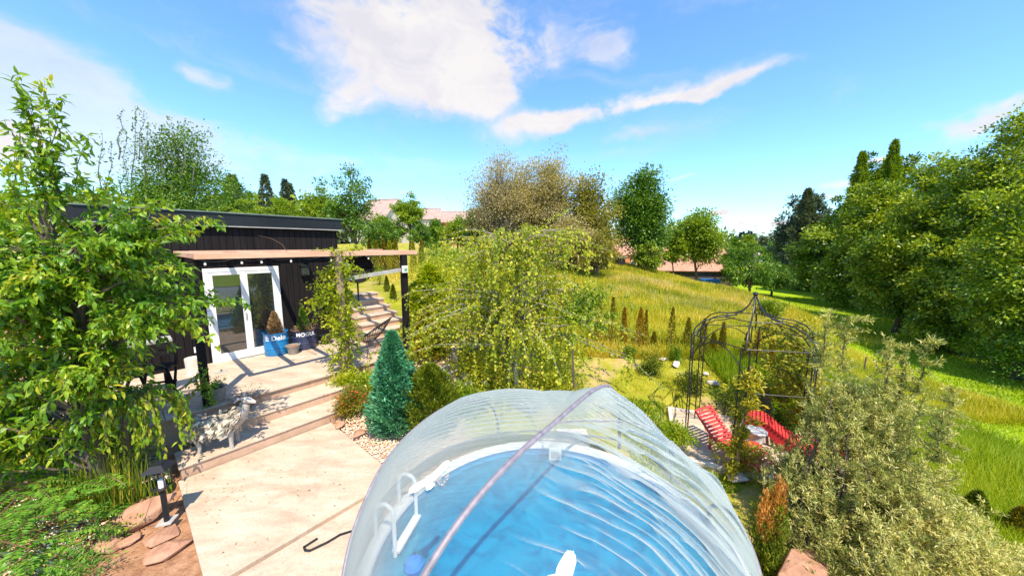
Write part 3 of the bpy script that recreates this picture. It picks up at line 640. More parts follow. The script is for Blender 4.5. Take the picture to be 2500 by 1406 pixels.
def build_pergola():
    p = thing('pergola', HP(1.7, 2.88, PZ), 'open pergola of pinkish planed timber over the porch, on one pale and two black posts', 'pergola')
    z0, z1 = 2.985, 3.085
    for (a, b, t0, t1) in [(-.42, 3.62, 2.83, 2.95), (-.42, 3.62, .06, .13)]:
        MB().hbox(a, b, t0, t1, z0, z1).build('beam', M['pergola'], p, bevel=.004)
    for s in (-.42, .36, 1.12, 1.95, 2.75, 3.52):
        MB().hbox(s, s+.09, .131, 2.829, z0+.008, z1-.006).build('rafter', M['pergola'], p, bevel=.003)
    MB().hbox(-.32, 3.5, 1.45, 1.5, z1-.004, z1+.022).build('batten', M['pergola'], p)
    a = HP(1.76, 2.88, 0)
    m = MB(); m.tube([(a.x, a.y, .1), (a.x+.01, a.y, 1.0), (a.x-.01, a.y+.01, 2.0), (a.x, a.y, 2.983)], [.095, .088, .085, .08], 10); m.build('post', M['post_wood'], p, True)['label'] = 'round pale weathered timber post'
    MB().hbox(3.2, 3.33, 2.82, 2.95, .3, 2.983).build('post', M['black_wood'], p, bevel=.004)['label'] = 'square black timber post'
    MB().hbox(-.50, -.39, 2.62, 2.73, .1, 2.983).build('post', M['black_wood'], p, bevel=.004)['label'] = 'square black timber post'
    # grey handrail plank between the posts
    MB().bar(HP(1.8, 2.78, 2.48), HP(3.2, 2.86, 2.62), .03, .085).build('rail', M['grey_wood'], p)
    o = MB().hbox(3.16, 3.30, 2.952, 3.02, 2.55, 2.72).build('junction_box', M['rim'], None, bevel=.012)
    tag(o, 'white junction box screwed to the right black pergola post', 'junction box')
    MB().hbox(3.19, 3.27, 3.021, 3.028, 2.60, 2.67).build('indicator_plate', M['green_lid'], o)
    o = MB().hbox(1.93, 2.13, .004, .12, 2.40, 2.66).build('wall_lantern', M['black_metal'], None, bevel=.01); tag(o, 'black box lantern on the dark wall right of the glass door', 'lantern')
    MB().hbox(1.95, 2.11, .121, .128, 2.43, 2.60).build('pane', M['glass_dark'], o); MB().hbox(1.91, 2.15, .0042, .15, 2.662, 2.69).build('cap', M['black_metal'], o)
    # white ornament (owl-like bracket lamp) on the pale post
    c = HP(1.93, 2.84, 0); t = thing('post_lamp', (c.x, c.y, 2.7), 'small white globe lamp fixed at the top of the pale pergola post', 'lamp')
    MB().lathe((c.x, c.y, 2.66), [(.0, .0), (.045, .02), (.062, .07), (.06, .13), (.04, .18), (0, .2)], 12).build('globe', M['sticker'], t, True)
    MB().bar((c.x, c.y, 2.76), HP(1.79, 2.88, 2.76), .02, .03).build('bracket', M['black_metal'], t)
    # string of bulbs under the pergola
    t = thing('string_lights', HP(-.2, 2.0, 2.98), 'string of clear glass bulbs looped under the pergola', 'lights')
    pts = []
    for k in range(8):
        a = HP(-.35+.5*k, 2.55-.06*k, 2.975); b = HP(-.35+.5*(k+1), 2.55-.06*(k+1), 2.975)
        for j in range(5):
            q = j/5; P_ = a.lerp(b, q); P_.z -= .05*4*q*(1-q); pts.append(P_)
    MB().tube(pts, .004, 4).build('cable', M['black_metal'], t)
    for k in (1, 6, 9, 14, 22, 25, 31):
        q = pts[k]; f = MB().lathe((q.x, q.y, q.z-.1), [(0, .02), (.016, .03), (.02, .045), (.014, .065), (.010, .075)], 10).build('bulb', M['bulb'], t, True)
        MB().lathe((q.x, q.y, q.z-.03), [(.014, 0), (.014, .03), (0, .032)], 8).build('socket', M['black_metal'], f)
build_pergola()

# ------------------------------------------------------------------ things on the porch
def text_on_drum(string, size, c, r, ang0, z, name, mat, parent, bold=.0):
    cu = bpy.data.curves.new('lettering', 'FONT'); cu.body = string; cu.size = size; cu.align_x = 'CENTER'; cu.offset = bold; cu.resolution_u = 3
    to = bpy.data.objects.new('lettering', cu); COL.objects.link(to)
    dg = bpy.context.evaluated_depsgraph_get(); me = bpy.data.meshes.new_from_object(to.evaluated_get(dg)); bpy.data.objects.remove(to)
    bm = bmesh.new(); bm.from_mesh(me); bmesh.ops.triangulate(bm, faces=bm.faces[:])
    for _ in range(2): bmesh.ops.subdivide_edges(bm, edges=[e for e in bm.edges if e.calc_length() > .03], cuts=1); bmesh.ops.triangulate(bm, faces=bm.faces[:])
    off = wloc(parent)
    for v in bm.verts:
        th = ang0+v.co.x/r; v.co = Vector((c.x+(r+.004)*math.cos(th), c.y+(r+.004)*math.sin(th), z+v.co.y))-off
    bm.to_mesh(me); bm.free(); return link_mesh(name, me, mat, parent)
def drum(c, mat, label, words, size, h, r, face, zt, sp=1):
    t = thing('oil_drum', (c.x, c.y, PZ), label, 'drum')
    pr = [(r*.97, 0), (r, .015), (r, h*.32), (r+.012, h*.34), (r, h*.36), (r, h*.64), (r+.012, h*.66), (r, h*.68), (r, h-.015), (r+.01, h), (r-.01, h), (r-.015, h-.05)]
    MB().lathe((c.x, c.y, PZ+.003), pr, 40).build('barrel', M[mat], t, True)
    MB().disc((c.x, c.y, PZ+h-.045), r-.014, 32).build('soil', M['rust'], t)
    ang = math.atan2(-c.y, -c.x)+face
    text_on_drum(words, size, c, r, ang, PZ+zt, 'lettering', M['sticker'], t, .004)
    return t, ang
def build_porch_things():
    c1 = HP(1.17, .36, 0); c2 = HP(1.80, .34, 0)
    t, ang = drum(c1, 'drum_blue', 'bright blue oil drum planter lettered Delo, beside the glass door', 'Delo', .155, .56, .26, .22, .40)
    # emblem: ring with petals and an underline, left of the word
    a0 = ang-.98; m = MB(); r = .265
    def on(th, z): return (c1.x+r*math.cos(th), c1.y+r*math.sin(th), PZ+z)
    def band(pts, w):
        for i in range(len(pts)-1):
            (x0, y0), (x1, y1) = pts[i], pts[i+1]; d = Vector((x1-x0, y1-y0)).normalized(); n_ = Vector((-d.y, d.x))*w/2
            m.add([on(a0+(x0+n_.x)/r, y0+n_.y), on(a0+(x1+n_.x)/r, y1+n_.y), on(a0+(x1-n_.x)/r, y1-n_.y), on(a0+(x0-n_.x)/r, y0-n_.y)], [(0, 1, 2, 3)])
    band([(.05*math.cos(k*math.pi/8), .465+.05*math.sin(k*math.pi/8)) for k in range(17)], .010)
    for k in range(5):
        an = k*2*math.pi/5+.3; band([(0.004*math.cos(an), .465+.004*math.sin(an)), (.026*math.cos(an), .465+.026*math.sin(an))], .014)
    band([(-.045, .398), (.045, .398)], .014)
    m.build('emblem', M['sticker'], t)
    drum(c2, 'drum_navy', 'dark navy oil drum planter lettered MOGUL, right of the blue one', 'MOGUL', .13, .5, .285, .16, .37)
    conifer('potted_cypress', 'small browned cypress growing in the bright blue drum', (c1.x, c1.y, PZ+.5), .52, .17, 2600, .05, 'dead', 'shrub', None, None, .9, .6, .45, tintz=.2)
    conifer('potted_cypress', 'small dense green dwarf spruce growing in the navy drum', (c2.x, c2.y, PZ+.44), .62, .16, 3200, .035, 'leaf_dark', 'shrub', None, None, .6, .9, .3)
    shrub('trailing_plant', 'yellow brown trailing plant round the rim of the navy drum', (c2.x, c2.y, PZ+.42), .25, .14, 500, .035, 'dead', 'plant')
    c = HP(1.42, .70, 0); t = thing('wicker_pot', (c.x, c.y, PZ), 'small round weathered wicker pot between the two drums', 'pot')
    MB().lathe((c.x, c.y, PZ+.003), [(.0, 0), (.10, 0), (.145, .2), (.155, .215), (.15, .225), (.135, .215), (.13, .19)], 24).build('body', M['wicker'], t, True)
    MB().disc((c.x, c.y, PZ+.195), .132, 20).build('soil', M['rust'], t)
    for s in (-1, 1):
        MB().tube([(c.x+s*.15*E1.x, c.y+s*.15*E1.y, PZ+.2), (c.x+s*.175*E1.x, c.y+s*.175*E1.y, PZ+.245), (c.x+s*.14*E1.x, c.y+s*.14*E1.y, PZ+.25)], .008, 5).build('handle', M['wicker'], t)
    c = HP(2.30, .40, 0); t = thing('black_bucket', (c.x, c.y, PZ), 'black metal bucket grill by the wall, right of the navy drum', 'bucket')
    MB().lathe((c.x, c.y, PZ+.06), [(0, 0), (.12, .01), (.17, .14), (.18, .2), (.17, .21), (.0, .19)], 24).build('bowl', M['black_metal'], t, True)
    for k in range(3):
        an = k*2.09; MB().tube([(c.x+.1*math.cos(an), c.y+.1*math.sin(an), PZ+.1), (c.x+.16*math.cos(an), c.y+.16*math.sin(an), PZ)], .01, 5).build('leg', M['black_metal'], t)
    # log stump
    c = HP(-.37, .62, 0); t = thing('log_stump', (c.x, c.y, PZ), 'upright pale sawn log used as a stool, left of the glass door', 'log')
    MB().lathe((c.x, c.y, PZ+.002), [(.15, 0), (.14, .03), (.135, .2), (.142, .33), (.138, .36)], 18).build('bark', M['log'], t, True); MB().disc((c.x, c.y, PZ+.36), .137, 18).build('cut_face', M['log'], t)
    o = MB().hbox(-.1, .12, .78, .95, PZ+.003, PZ+.012).build('floor_plate', M['grey_wood']); tag(o, 'small grey metal plate lying on the porch by the log', 'plate')
    MB().hbox(.0, .03, .85, .88, PZ+.0125, PZ+.04).build('knob', M['black_metal'], o)
    # grey pot with plant
    c = HP(-.33, 2.6, 0); t = thing('grey_planter', (c.x, c.y, PZ), 'round grey wicker planter with leafy plant at the porch edge behind the goat', 'planter')
    MB().lathe((c.x, c.y, PZ+.003), [(.0, 0), (.12, 0), (.165, .23), (.18, .25), (.175, .265), (.15, .255), (.145, .2)], 24).build('pot', M['wicker'], t, True)
    MB().disc((c.x, c.y, PZ+.21), .15, 20).build('soil', M['soil'], t)
    pp = [curve((c.x, c.y, PZ+.2), (c.x+R.normal(0, .12), c.y+R.normal(0, .1), PZ+.35+R.random()*.12), .1, 5) for _ in range(12)]
    paths_plant(t, pp, 60, .06, .35, 'leaf_cherry', 'bark', .004, .5, 'diamond', .01)
    # lavender clump behind the goat
    c = HP(-.02, 3.05, 0); t = thing('lavender', (c.x, c.y, .34), 'faded lavender clump standing behind the driftwood goat', 'plant')
    pp = [curve((c.x+R.normal(0, .03), c.y+R.normal(0, .03), .34), (c.x+R.normal(0, .14), c.y+R.normal(0, .12), .34+.28+R.random()*.16), .05, 4) for _ in range(46)]
    paths_plant(t, pp, 60, .03, .3, 'lavender', 'dead', .002, -.4, 'diamond', .006)
    # bar stools and table under the tree
    for i, (s, tt, rz) in enumerate([(-.95, 2.35, .5), (-1.45, 2.15, .1)]):
        c = HP(s, tt, 0); q = thing('bar_stool', (c.x, c.y, PZ), ['tall black folding bar stool nearest the black post', 'tall black folding bar stool half hidden by the cherry tree'][i], 'stool', 'black bar stools on the porch')
        def L(x, y, z): return (c.x+x*math.cos(rz)-y*math.sin(rz), c.y+x*math.sin(rz)+y*math.cos(rz), PZ+z)
        for sx in (-.18, .18):
            for (ya, yb) in ((-.2, .14), (.2, -.14)): MB().bar(L(sx*(1 if ya < 0 else .88), ya, 0), L(sx*(1 if ya < 0 else .88), yb, .68 if ya < 0 else .74), .028, .035).build('leg', M['black_wood'], q)
        for (y, z) in ((-.168, .2), (-.125, .38), (.155, .25), (.11, .45)): MB().bar(L(-.18, y, z), L(.18, y, z), .025, .03).build('rung', M['black_wood'], q)
        for k in range(4): MB().bar(L(-.19, -.15+k*.1, .75), L(.19, -.15+k*.1, .75), .075, .018).build('seat_slat', M['black_wood'], q)
        for z in (.9, 1.02): MB().bar(L(-.18, .22, z), L(.18, .22, z), .02, .06).build('back_slat', M['black_wood'], q)
        for sx in (-.185, .185): MB().bar(L(sx, .13, .7), L(sx, .24, 1.06), .03, .035).build('back_post', M['black_wood'], q)
    t = thing('bar_table', HP(-1.5, 1.5, PZ), 'high grey plank bar table behind the bar stools', 'table')
    for k in range(3): MB().hbox(-2.6, -.7, 1.35+k*.13, 1.47+k*.13, PZ+1.0, PZ+1.04).build('plank', M['grey_wood'], t)
    for (s, tt) in ((-.85, 1.4), (-.85, 1.66), (-2.4, 1.4), (-2.4, 1.66)): MB().hbox(s, s+.06, tt, tt+.06, PZ, PZ+.999).build('leg', M['black_wood'], t)
    # string shell lounge chair
    c = HP(2.72, 2.22, 0); t = thing('shell_chair', (c.x, c.y, PZ), 'black corded shell lounge chair beyond the planted post', 'chair')
    def ring(cx, cy, cz, rx, ry, tilt, n=28):
        o = []
        for k in range(n+1):
            a = 2*math.pi*k/n; X = rx*math.cos(a); Y = ry*math.sin(a); o.append(Vector((c.x+cx+X*math.cos(tilt), c.y+cy+Y, PZ+cz+X*math.sin(tilt))))
        return o
    top = ring(.12, 0, .66, .44, .36, .62); bot = ring(-.04, 0, .34, .12, .12, .25)
    MB().tube(top, .014, 6).build('rim', M['black_metal'], t); MB().tube(bot, .01, 5).build('seat_ring', M['black_metal'], t)
    m = MB()
    for k in range(28): m.tube([top[k], (top[k]*.45+bot[k]*.55)+Vector((0, 0, -.06)), bot[k]], .006, 3, False)
    m.build('cord', M['black_metal'], t)['kind'] = 'stuff'
    for k in range(3):
        a = k*2.09+.4; MB().tube([(c.x-.04+.1*math.cos(a), c.y+.1*math.sin(a), PZ+.34), (c.x+.3*math.cos(a), c.y+.3*math.sin(a), PZ+.0), (c.x-.04+.14*math.cos(a+.5), c.y+.14*math.sin(a+.5), PZ+.34)], .008, 5).build('leg', M['black_metal'], t)
    MB().lathe((c.x-.24, c.y-.02, PZ+.5), [(0, -.05), (.09, -.03), (.1, 0), (.09, .03), (0, .05)], 14).build('cushion', M['wicker'], t, True)
    # round cocoon chair behind the post
    p = A(872, 655, 9.6); t = thing('cocoon_chair', (p.x, p.y, PZ), 'large round black cocoon chair behind the pale pergola post', 'chair')
    d = Vector((.45, -.9, 0)).normalized(); sd = Vector((d.y, -d.x, 0)); rr = .42
    V = []; Fc = []; nn = 28
    for j in range(7):
        ph = j/6*math.pi/2
        for k in range(nn):
            a = 2*math.pi*k/nn; e = p+sd*(rr*math.cos(ph)*math.cos(a))+Vector((0, 0, rr*math.cos(ph)*math.sin(a)))-d*(.3*math.sin(ph)); V.append(e)
    for j in range(6):
        for k in range(nn): Fc.append((j*nn+k, j*nn+(k+1) % nn, (j+1)*nn+(k+1) % nn, (j+1)*nn+k))
    mb = MB(); mb.add(V, Fc); mb.build('shell', M['black_wood'], t, True)
    MB().tube([V[k] for k in range(nn)]+[V[0]], .02, 6).build('rim', M['black_wood'], t, True)
    MB().tube([p-d*.45+Vector((0, 0, -.2)), p-d*.5+Vector((0, 0, -1.2)), (p.x, p.y, PZ)], .025, 6).build('stand', M['black_metal'], t)
build_porch_things()

def build_goat():
    a = G(505, 1095, .17); b = G(573, 1085, .17)   # hind and fore feet
    o = thing('driftwood_goat', ((a.x+b.x)/2, (a.y+b.y)/2, .17), 'grey driftwood sculpture of a shaggy goat standing on the lowest step', 'sculpture')
    f = Vector((b.x-a.x, b.y-a.y, 0)).normalized(); s = Vector((f.y, -f.x, 0)); c = (a+b)/2; c.z = 0
    def L(x, y, z): return c+f*x+s*y+Vector((0, 0, .17+z))
    # body: one continuous lofted trunk with neck
    m = MB(); m.tube([L(-.34, 0, .34), L(-.30, 0, .36), L(-.2, 0, .37), L(0, 0, .36), L(.18, 0, .38), L(.27, 0, .46), L(.33, 0, .56), L(.38, 0, .64)], [.04, .10, .135, .14, .14, .115, .085, .05], 14)
    legs = [(-.22, -.08), (-.22, .08), (.18, -.08), (.18, .08)]
    m.build('body', M['driftwood'], o, True)
    for (x, y) in legs:
        fx = .03 if x < 0 else 0
        MB().tube([L(x, y, .34), L(x-fx, y*1.1, .2), L(x+fx*.3, y*1.15, .1), L(x, y*1.15, .0)], [.06, .035, .026, .03], 8).build('leg', M['driftwood'], o, True)
    hd = MB().tube([L(.33, 0, .68), L(.36, 0, .695), L(.41, 0, .685), L(.47, 0, .655), L(.50, 0, .64)], [.02, .048, .046, .03, .018], 10).build('head', M['rock_white'], o, True)
    for sg in (-1, 1): MB().tube([L(.36, sg*.05, .745), L(.32, sg*.11, .76), L(.28, sg*.13, .72)], [.02, .022, .006], 6).build('ear', M['driftwood'], hd, True)
    MB().tube([L(-.33, 0, .36), L(-.41, 0, .33), L(-.44, 0, .27)], [.03, .02, .006], 6).build('tail', M['driftwood'], o, True)
    # shingle-like bark flakes
    n = 620; x = R.uniform(-.33, .34, n); th = R.uniform(-2.4, 2.4, n); rr = np.interp(x, [-.34, -.2, .2, .34], [.1, .145, .15, .1]); zc = np.interp(x, [-.34, .15, .34], [.35, .38, .56])
    P = np.array([L(x[i], rr[i]*math.sin(th[i]), zc[i]+rr[i]*math.cos(th[i])) for i in range(n)]); outd = np.array([s*math.sin(th[i])+Vector((0, 0, math.cos(th[i]))) for i in range(n)])
    D = outd*.45+np.array(f)*-.35+R.normal(0, .3, (n, 3)); D[:, 2] -= .75
    leaves('bark_flake', P, D, .10, .5, M['driftleaf'], o, None, .3, 'long', outd)
M['driftleaf'] = leafmat('driftleaf', [(.13, .11, .10), (.30, .26, .24), (.55, .50, .47)], 0, .85, .2)
build_goat()

def build_lamp(c, h, label, rz=.3, base=True, name='garden_lamp'):
    t = thing(name, (c.x, c.y, c.z), label, 'lamp'); z = c.z
    def sq(a, z_, dx=0): return [(c.x+a*math.cos(rz+k*math.pi/2+math.pi/4)+dx, c.y+a*math.sin(rz+k*math.pi/2+math.pi/4), z_) for k in range(4)]
    if base: MB().hexa(sq(.10, z)+sq(.10, z+.012)).build('base_plate', M['grey_wood'], t)
    MB().tube([(c.x, c.y, z+.01), (c.x, c.y, z+h*.55)], .026, 12).build('pole', M['fascia'], t, True)
    zb = z+h*.55; MB().hexa(sq(.055, zb)+sq(.095, zb+.03)).build('tray', M['black_metal'], t)
    for k in range(4):
        p = sq(.088, 0)[k]; MB().tube([(p[0], p[1], zb+.03), (p[0], p[1], z+h*.9)], .007, 4).build('corner_bar', M['black_metal'], t)
    MB().lathe((c.x, c.y, zb+.03), [(.03, 0), (.03, .09), (0, .1)], 10).build('candle', M['rim'], t, True)
    r = MB().hexa(sq(.15, z+h*.9)+sq(.14, z+h*.92)).build('roof', M['black_metal'], t); MB().hexa(sq(.139, z+h*.921)+sq(.07, z+h*.98)).build('roof_slope', M['fascia'], r)
    MB().hexa(sq(.069, z+h*.981)+sq(.069, z+h)).build('solar_cell', M['fascia'], r)
def build_rocks_left():
    build_lamp(G(408, 1272, .04), .74, 'grey garden lamp with black lantern head on a flat red rock beside the slab')
    spec = [('big slanting red sandstone slab left of the lamp', (335, 1262), (.36, .17, .17), 3, .9, (.25, -.3)), ('flat red rock carrying the lamp', (400, 1298), (.18, .13, .075), 5, .4, (0, 0)),
            ('thin curved red rock plate below the lamp', (405, 1335), (.20, .14, .07), 8, .7, (.05, .1)), ('rounded red rock at the lower left of the lamp rocks', (262, 1322), (.16, .11, .08), 11, .2, (0, .2)),
            ('small dark red rock between the slanting slab and the lamp', (350, 1225), (.14, .1, .08), 13, 1.2, (.1, 0)), ('small red rock at the pond edge behind the lamp', (325, 1195), (.13, .08, .06), 17, 0, (0, 0)),
            ('pale round boulder among the leaves left of the reeds', (112, 1258), (.12, .1, .09), 19, .5, (0, 0)), ('broken red rock tucked beside the pipe end', (310, 1310), (.12, .07, .05), 23, 1, (0, 0))]
    for lb, (u, v), sz, sd, rz, tl in spec:
        p = G(u, v, .03); rock('rock', lb, (p.x, p.y, h1(p.x, p.y)+sz[2]*.5), sz, 'rock_white' if 'pale' in lb else 'rock_red', sd, rz, tl, 'rocks round the little pond')
    p = G(345, 1222, -.02); o = MB().disc((p.x-.1, p.y+.05, h1(p.x, p.y)+.03), .34, 24).build('pond_water', M['pond']); tag(o, 'dark patch of pond water under the reeds', None, None, 'structure')
    p = G(860, 1052, .0)
    for lb, (u, v), sz, sd, rz in [('blocky red rock at the foot of the red-flowered bush', (832, 1040), (.11, .09, .07), 31, .3), ('flat heart-shaped red rock right of the blocky one', (876, 1060), (.15, .11, .05), 37, .9), ('pale twiggy round stone between step and red-flowered bush', (808, 1003), (.10, .09, .10), 41, .4)]:
        q = G(u, v, .02); rock('rock', lb, (q.x, q.y, .03+sz[2]*.3), sz, 'rock_white' if 'pale' in lb else 'rock_red', sd, rz, (0, 0), 'rocks by the red-flowered bush')
    for lb, (u, v, z), sz, sd, rz, mt in [('large reddish boulder at the bottom right of the pool', (1945, 1400, -.5), (.42, .3, .32), 43, .5, 'rock_red'), ('pale flat rock between pool and yellow conifer', (1805, 1165, -.5), (.22, .12, .06), 47, .2, 'rock_white'),
            ('pale rock slab right of the red loungers', (1925, 1120, -.5), (.30, .26, .06), 53, .2, 'rock_white')]:
        q = G(u, v, z); rock('rock', lb, (q.x, q.y, z+sz[2]*.1), sz, mt, sd, rz, (0, 0))
    # rubble heap of pale stones beside the birch
    ms = [rockmesh(100+i, .10, .075, .065, 16) for i in range(6)]
    for m_ in ms: m_.materials.append(M['rock_white'])
    for i in range(90):
        u = R.uniform(1000, 1195); v = R.uniform(850, 945)
        if v > 905-.0 and u < 1060: continue
        q = G(u, v, .3); z = h1(q.x, q.y)
        o = bpy.data.objects.new('boulder', ms[i % 6]); COL.objects.link(o); s = R.uniform(.6, 1.5); o.scale = (s, s, s); o.location = (q.x, q.y, z+.05+.08*R.random()); o.rotation_euler = (R.random()*.8, R.random()*.8, R.random()*6)
        tag(o, 'pale angular boulder in the heap between the green conifer and the birch', 'boulder', 'pale boulders heaped beside the birch')
    for i, (u, v) in enumerate([(1470, 822), (1478, 836), (1620, 872), (1725, 893), (1745, 905), (1560, 868), (1610, 862), (1650, 880)]):
        q = G(u, v, .2); o = bpy.data.objects.new('boulder', ms[i % 6]); COL.objects.link(o); s = R.uniform(.9, 1.8); o.scale = (s*1.3, s, s*.7); o.location = (q.x, q.y, h1(q.x, q.y)+.04); o.rotation_euler = (0, 0, R.random()*6)
        tag(o, 'pale edging stone '+['at the foot of the first small thuja', 'just below the first two small thujas', 'left of the sixth small thuja', 'right of the seventh small thuja', 'below the eighth small thuja, left of the arbor', 'at the foot of the fourth and fifth small thujas', 'by the very short thuja of the row', 'at the foot of the sixth small thuja'][i], 'boulder', 'edging stones along the thuja row')
    q = G(1145, 876, .4); t = thing('planter_box', (q.x, q.y, .4), 'square rust red planter box standing on the pale boulders', 'planter')
    for (x0, x1, y0, y1) in [(-.24, .24, -.2, -.17), (-.24, .24, .17, .2), (-.24, -.21, -.169, .169), (.21, .24, -.169, .169)]: MB().box(q.x+x0, q.x+x1, q.y+y0, q.y+y1, .36, .62).build('panel', M['rust'], t)
    MB().box(q.x-.21, q.x+.21, q.y-.17, q.y+.17, .4, .58).build('soil', M['soil'], t)
build_rocks_left()

def gravel(name, label, n, samp, size):
    P = samp(n); s, t_ = st_of(P[:, 0], P[:, 1]); ok = ~((s < 1.06) & (t_ > 3.3) & (t_ < 6.1) & (s > -1)) & ~((s < 1.68) & (t_ < 3.9) & (s > -1)); P = P[ok]; n = len(P)
    z = hgt(P[:, 0], P[:, 1])+.012; c = np.stack([P[:, 0], P[:, 1], z], 1)
    base = np.array([(1, 0, 0), (-1, 0, 0), (0, 1, 0), (0, -1, 0), (0, 0, 1)], float); sc = R.uniform(.5, 1.3, (n, 1, 1))*size; an = R.random(n)*6.28
    rot = np.stack([np.stack([np.cos(an), -np.sin(an), 0*an], 1), np.stack([np.sin(an), np.cos(an), 0*an], 1), np.stack([0*an, 0*an, 1+0*an], 1)], 1)
    b = base[None]*np.stack([R.uniform(.7, 1.3, n), R.uniform(.5, .9, n), R.uniform(.4, .9, n)], 1)[:, None, :]*(1+R.normal(0, .15, (n, 5, 1)))
    V = c[:, None]+np.einsum('nij,nkj->nki', rot, b)*sc
    q = np.arange(n)[:, None]*5; Fc = np.concatenate([q+f for f in ([0, 2, 4], [2, 1, 4], [1, 3, 4], [3, 0, 4])])
    o = fast_mesh(name, V.reshape(-1, 3), Fc, M['pebble'], None, False, {'tint': np.repeat(R.random(n), 5)}); tag(o, label, 'gravel', None, 'stuff')
gravel('gravel', 'pinkish gravel bed between the slab and the blue-green conifer', 9000, lambda n: np.stack([R.uniform(-3.3, -.9, n), R.uniform(4.1, 6.6, n)], 1), .016)
gravel('gravel', 'pinkish gravel bed at the far left edge beyond the cherry tree', 5000, lambda n: np.stack([R.normal(-9.0, 1.2, n), R.normal(5.4, 1.0, n)], 1), .03)
gravel('gravel', 'pale gravel and chips under the leaves at the lower left', 5000, lambda n: np.stack([R.uniform(-6.9, -4.6, n), R.uniform(2.6, 5.0, n)], 1), .022)
gravel('gravel', 'pale stone chips around the boulders by the birch', 5000, lambda n: np.stack([R.uniform(-2.6, .2, n), R.uniform(7.2, 9.0, n)], 1), .03)

# ------------------------------------------------------------------ pool with clear dome
BR = 2.06; HD = 1.41
_az = np.array([0, 12, 28, 42, 54, 70, 90, 112, 135, 160, 185, 210, 232, 290, 335, 360.])
_pp = np.array([1.7, 1.5, 1.6, 2.39, 3.9, 2.31, 2.02, 2.67, 3.16, 2.61, 2.88, 3.17, 2.9, 2.3, 1.5, 1.7])
_rr = np.array([.935, .93, .95, 1.03, 1.045, .998, .998, 1.002, 1.012, 1.01, .965, .96, 1.0, .97, .89, .935])
def dome(az, q):
    p = np.interp(np.mod(az, 360), _az, _pp); pb = np.interp(np.mod(az, 360), _az, _rr)
    z = HD*np.power(np.clip(1-np.power(np.clip(q, 0, 1), p), 0, 1), 1/2.5)
    return z, BR*pb
def dpt(az, q, wr=True, lift=0.0):
    az = np.asarray(az, float); q = np.asarray(q, float); z, Rb = dome(az, q); a = np.radians(az); r = q*Rb
    x = POOL.x+r*np.cos(a); y = POOL.y+r*np.sin(a)
    if wr:
        w = .48*(x-POOL.x)+.877*(y-POOL.y); along = .877*(x-POOL.x)-.48*(y-POOL.y)
        ph = 2*math.pi*(w/.15+1.2*vnoise(x, y, 1.1, 11)+.5*vnoise(x, y, 3, 12)); side = sstep(0.05, .7, along)*sstep(1.0, .9, q)
        am = .0135*side*(.25+1.1*vnoise(w*3+5, along, 1.6, 13))
        w2 = -.05*(x-POOL.x)+1.0*(y-POOL.y); side2 = sstep(.0, -.5, along)*sstep(-.4, .4, y-POOL.y); am2 = .006*side2
        rg = lambda k: (1-np.abs(np.sin(k/2)))**2
        z = z+am*.5*np.sin(ph*.7)+am*4.2*rg(ph)*np.clip(vnoise(w*2, along, 5.5, 17)*2.4-.7, 0, 1)+am*1.9*rg(ph*1.9+2)*np.clip(vnoise(x, y, 4.4, 18)*2-.7, 0, 1)+am2*np.sin(2*math.pi*(w2/.09+.7*vnoise(x, y, 1.3, 15)))
    return np.stack([x, y, z+.03+lift], -1)
def dome_hit(u, v):
    q = pxdir(u, v); o = np.array([0, 0, EYE])
    for t in np.arange(.8, 8, .01):
        p = o+q*t; r = math.hypot(p[0]-POOL.x, p[1]-POOL.y)
        if r > BR*.999: 
            continue
        az = math.degrees(math.atan2(p[1]-POOL.y, p[0]-POOL.x)); z, Rb = dome(az, r/BR)
        if p[2] <= float(z)+.035: return Vector(p)
    return None
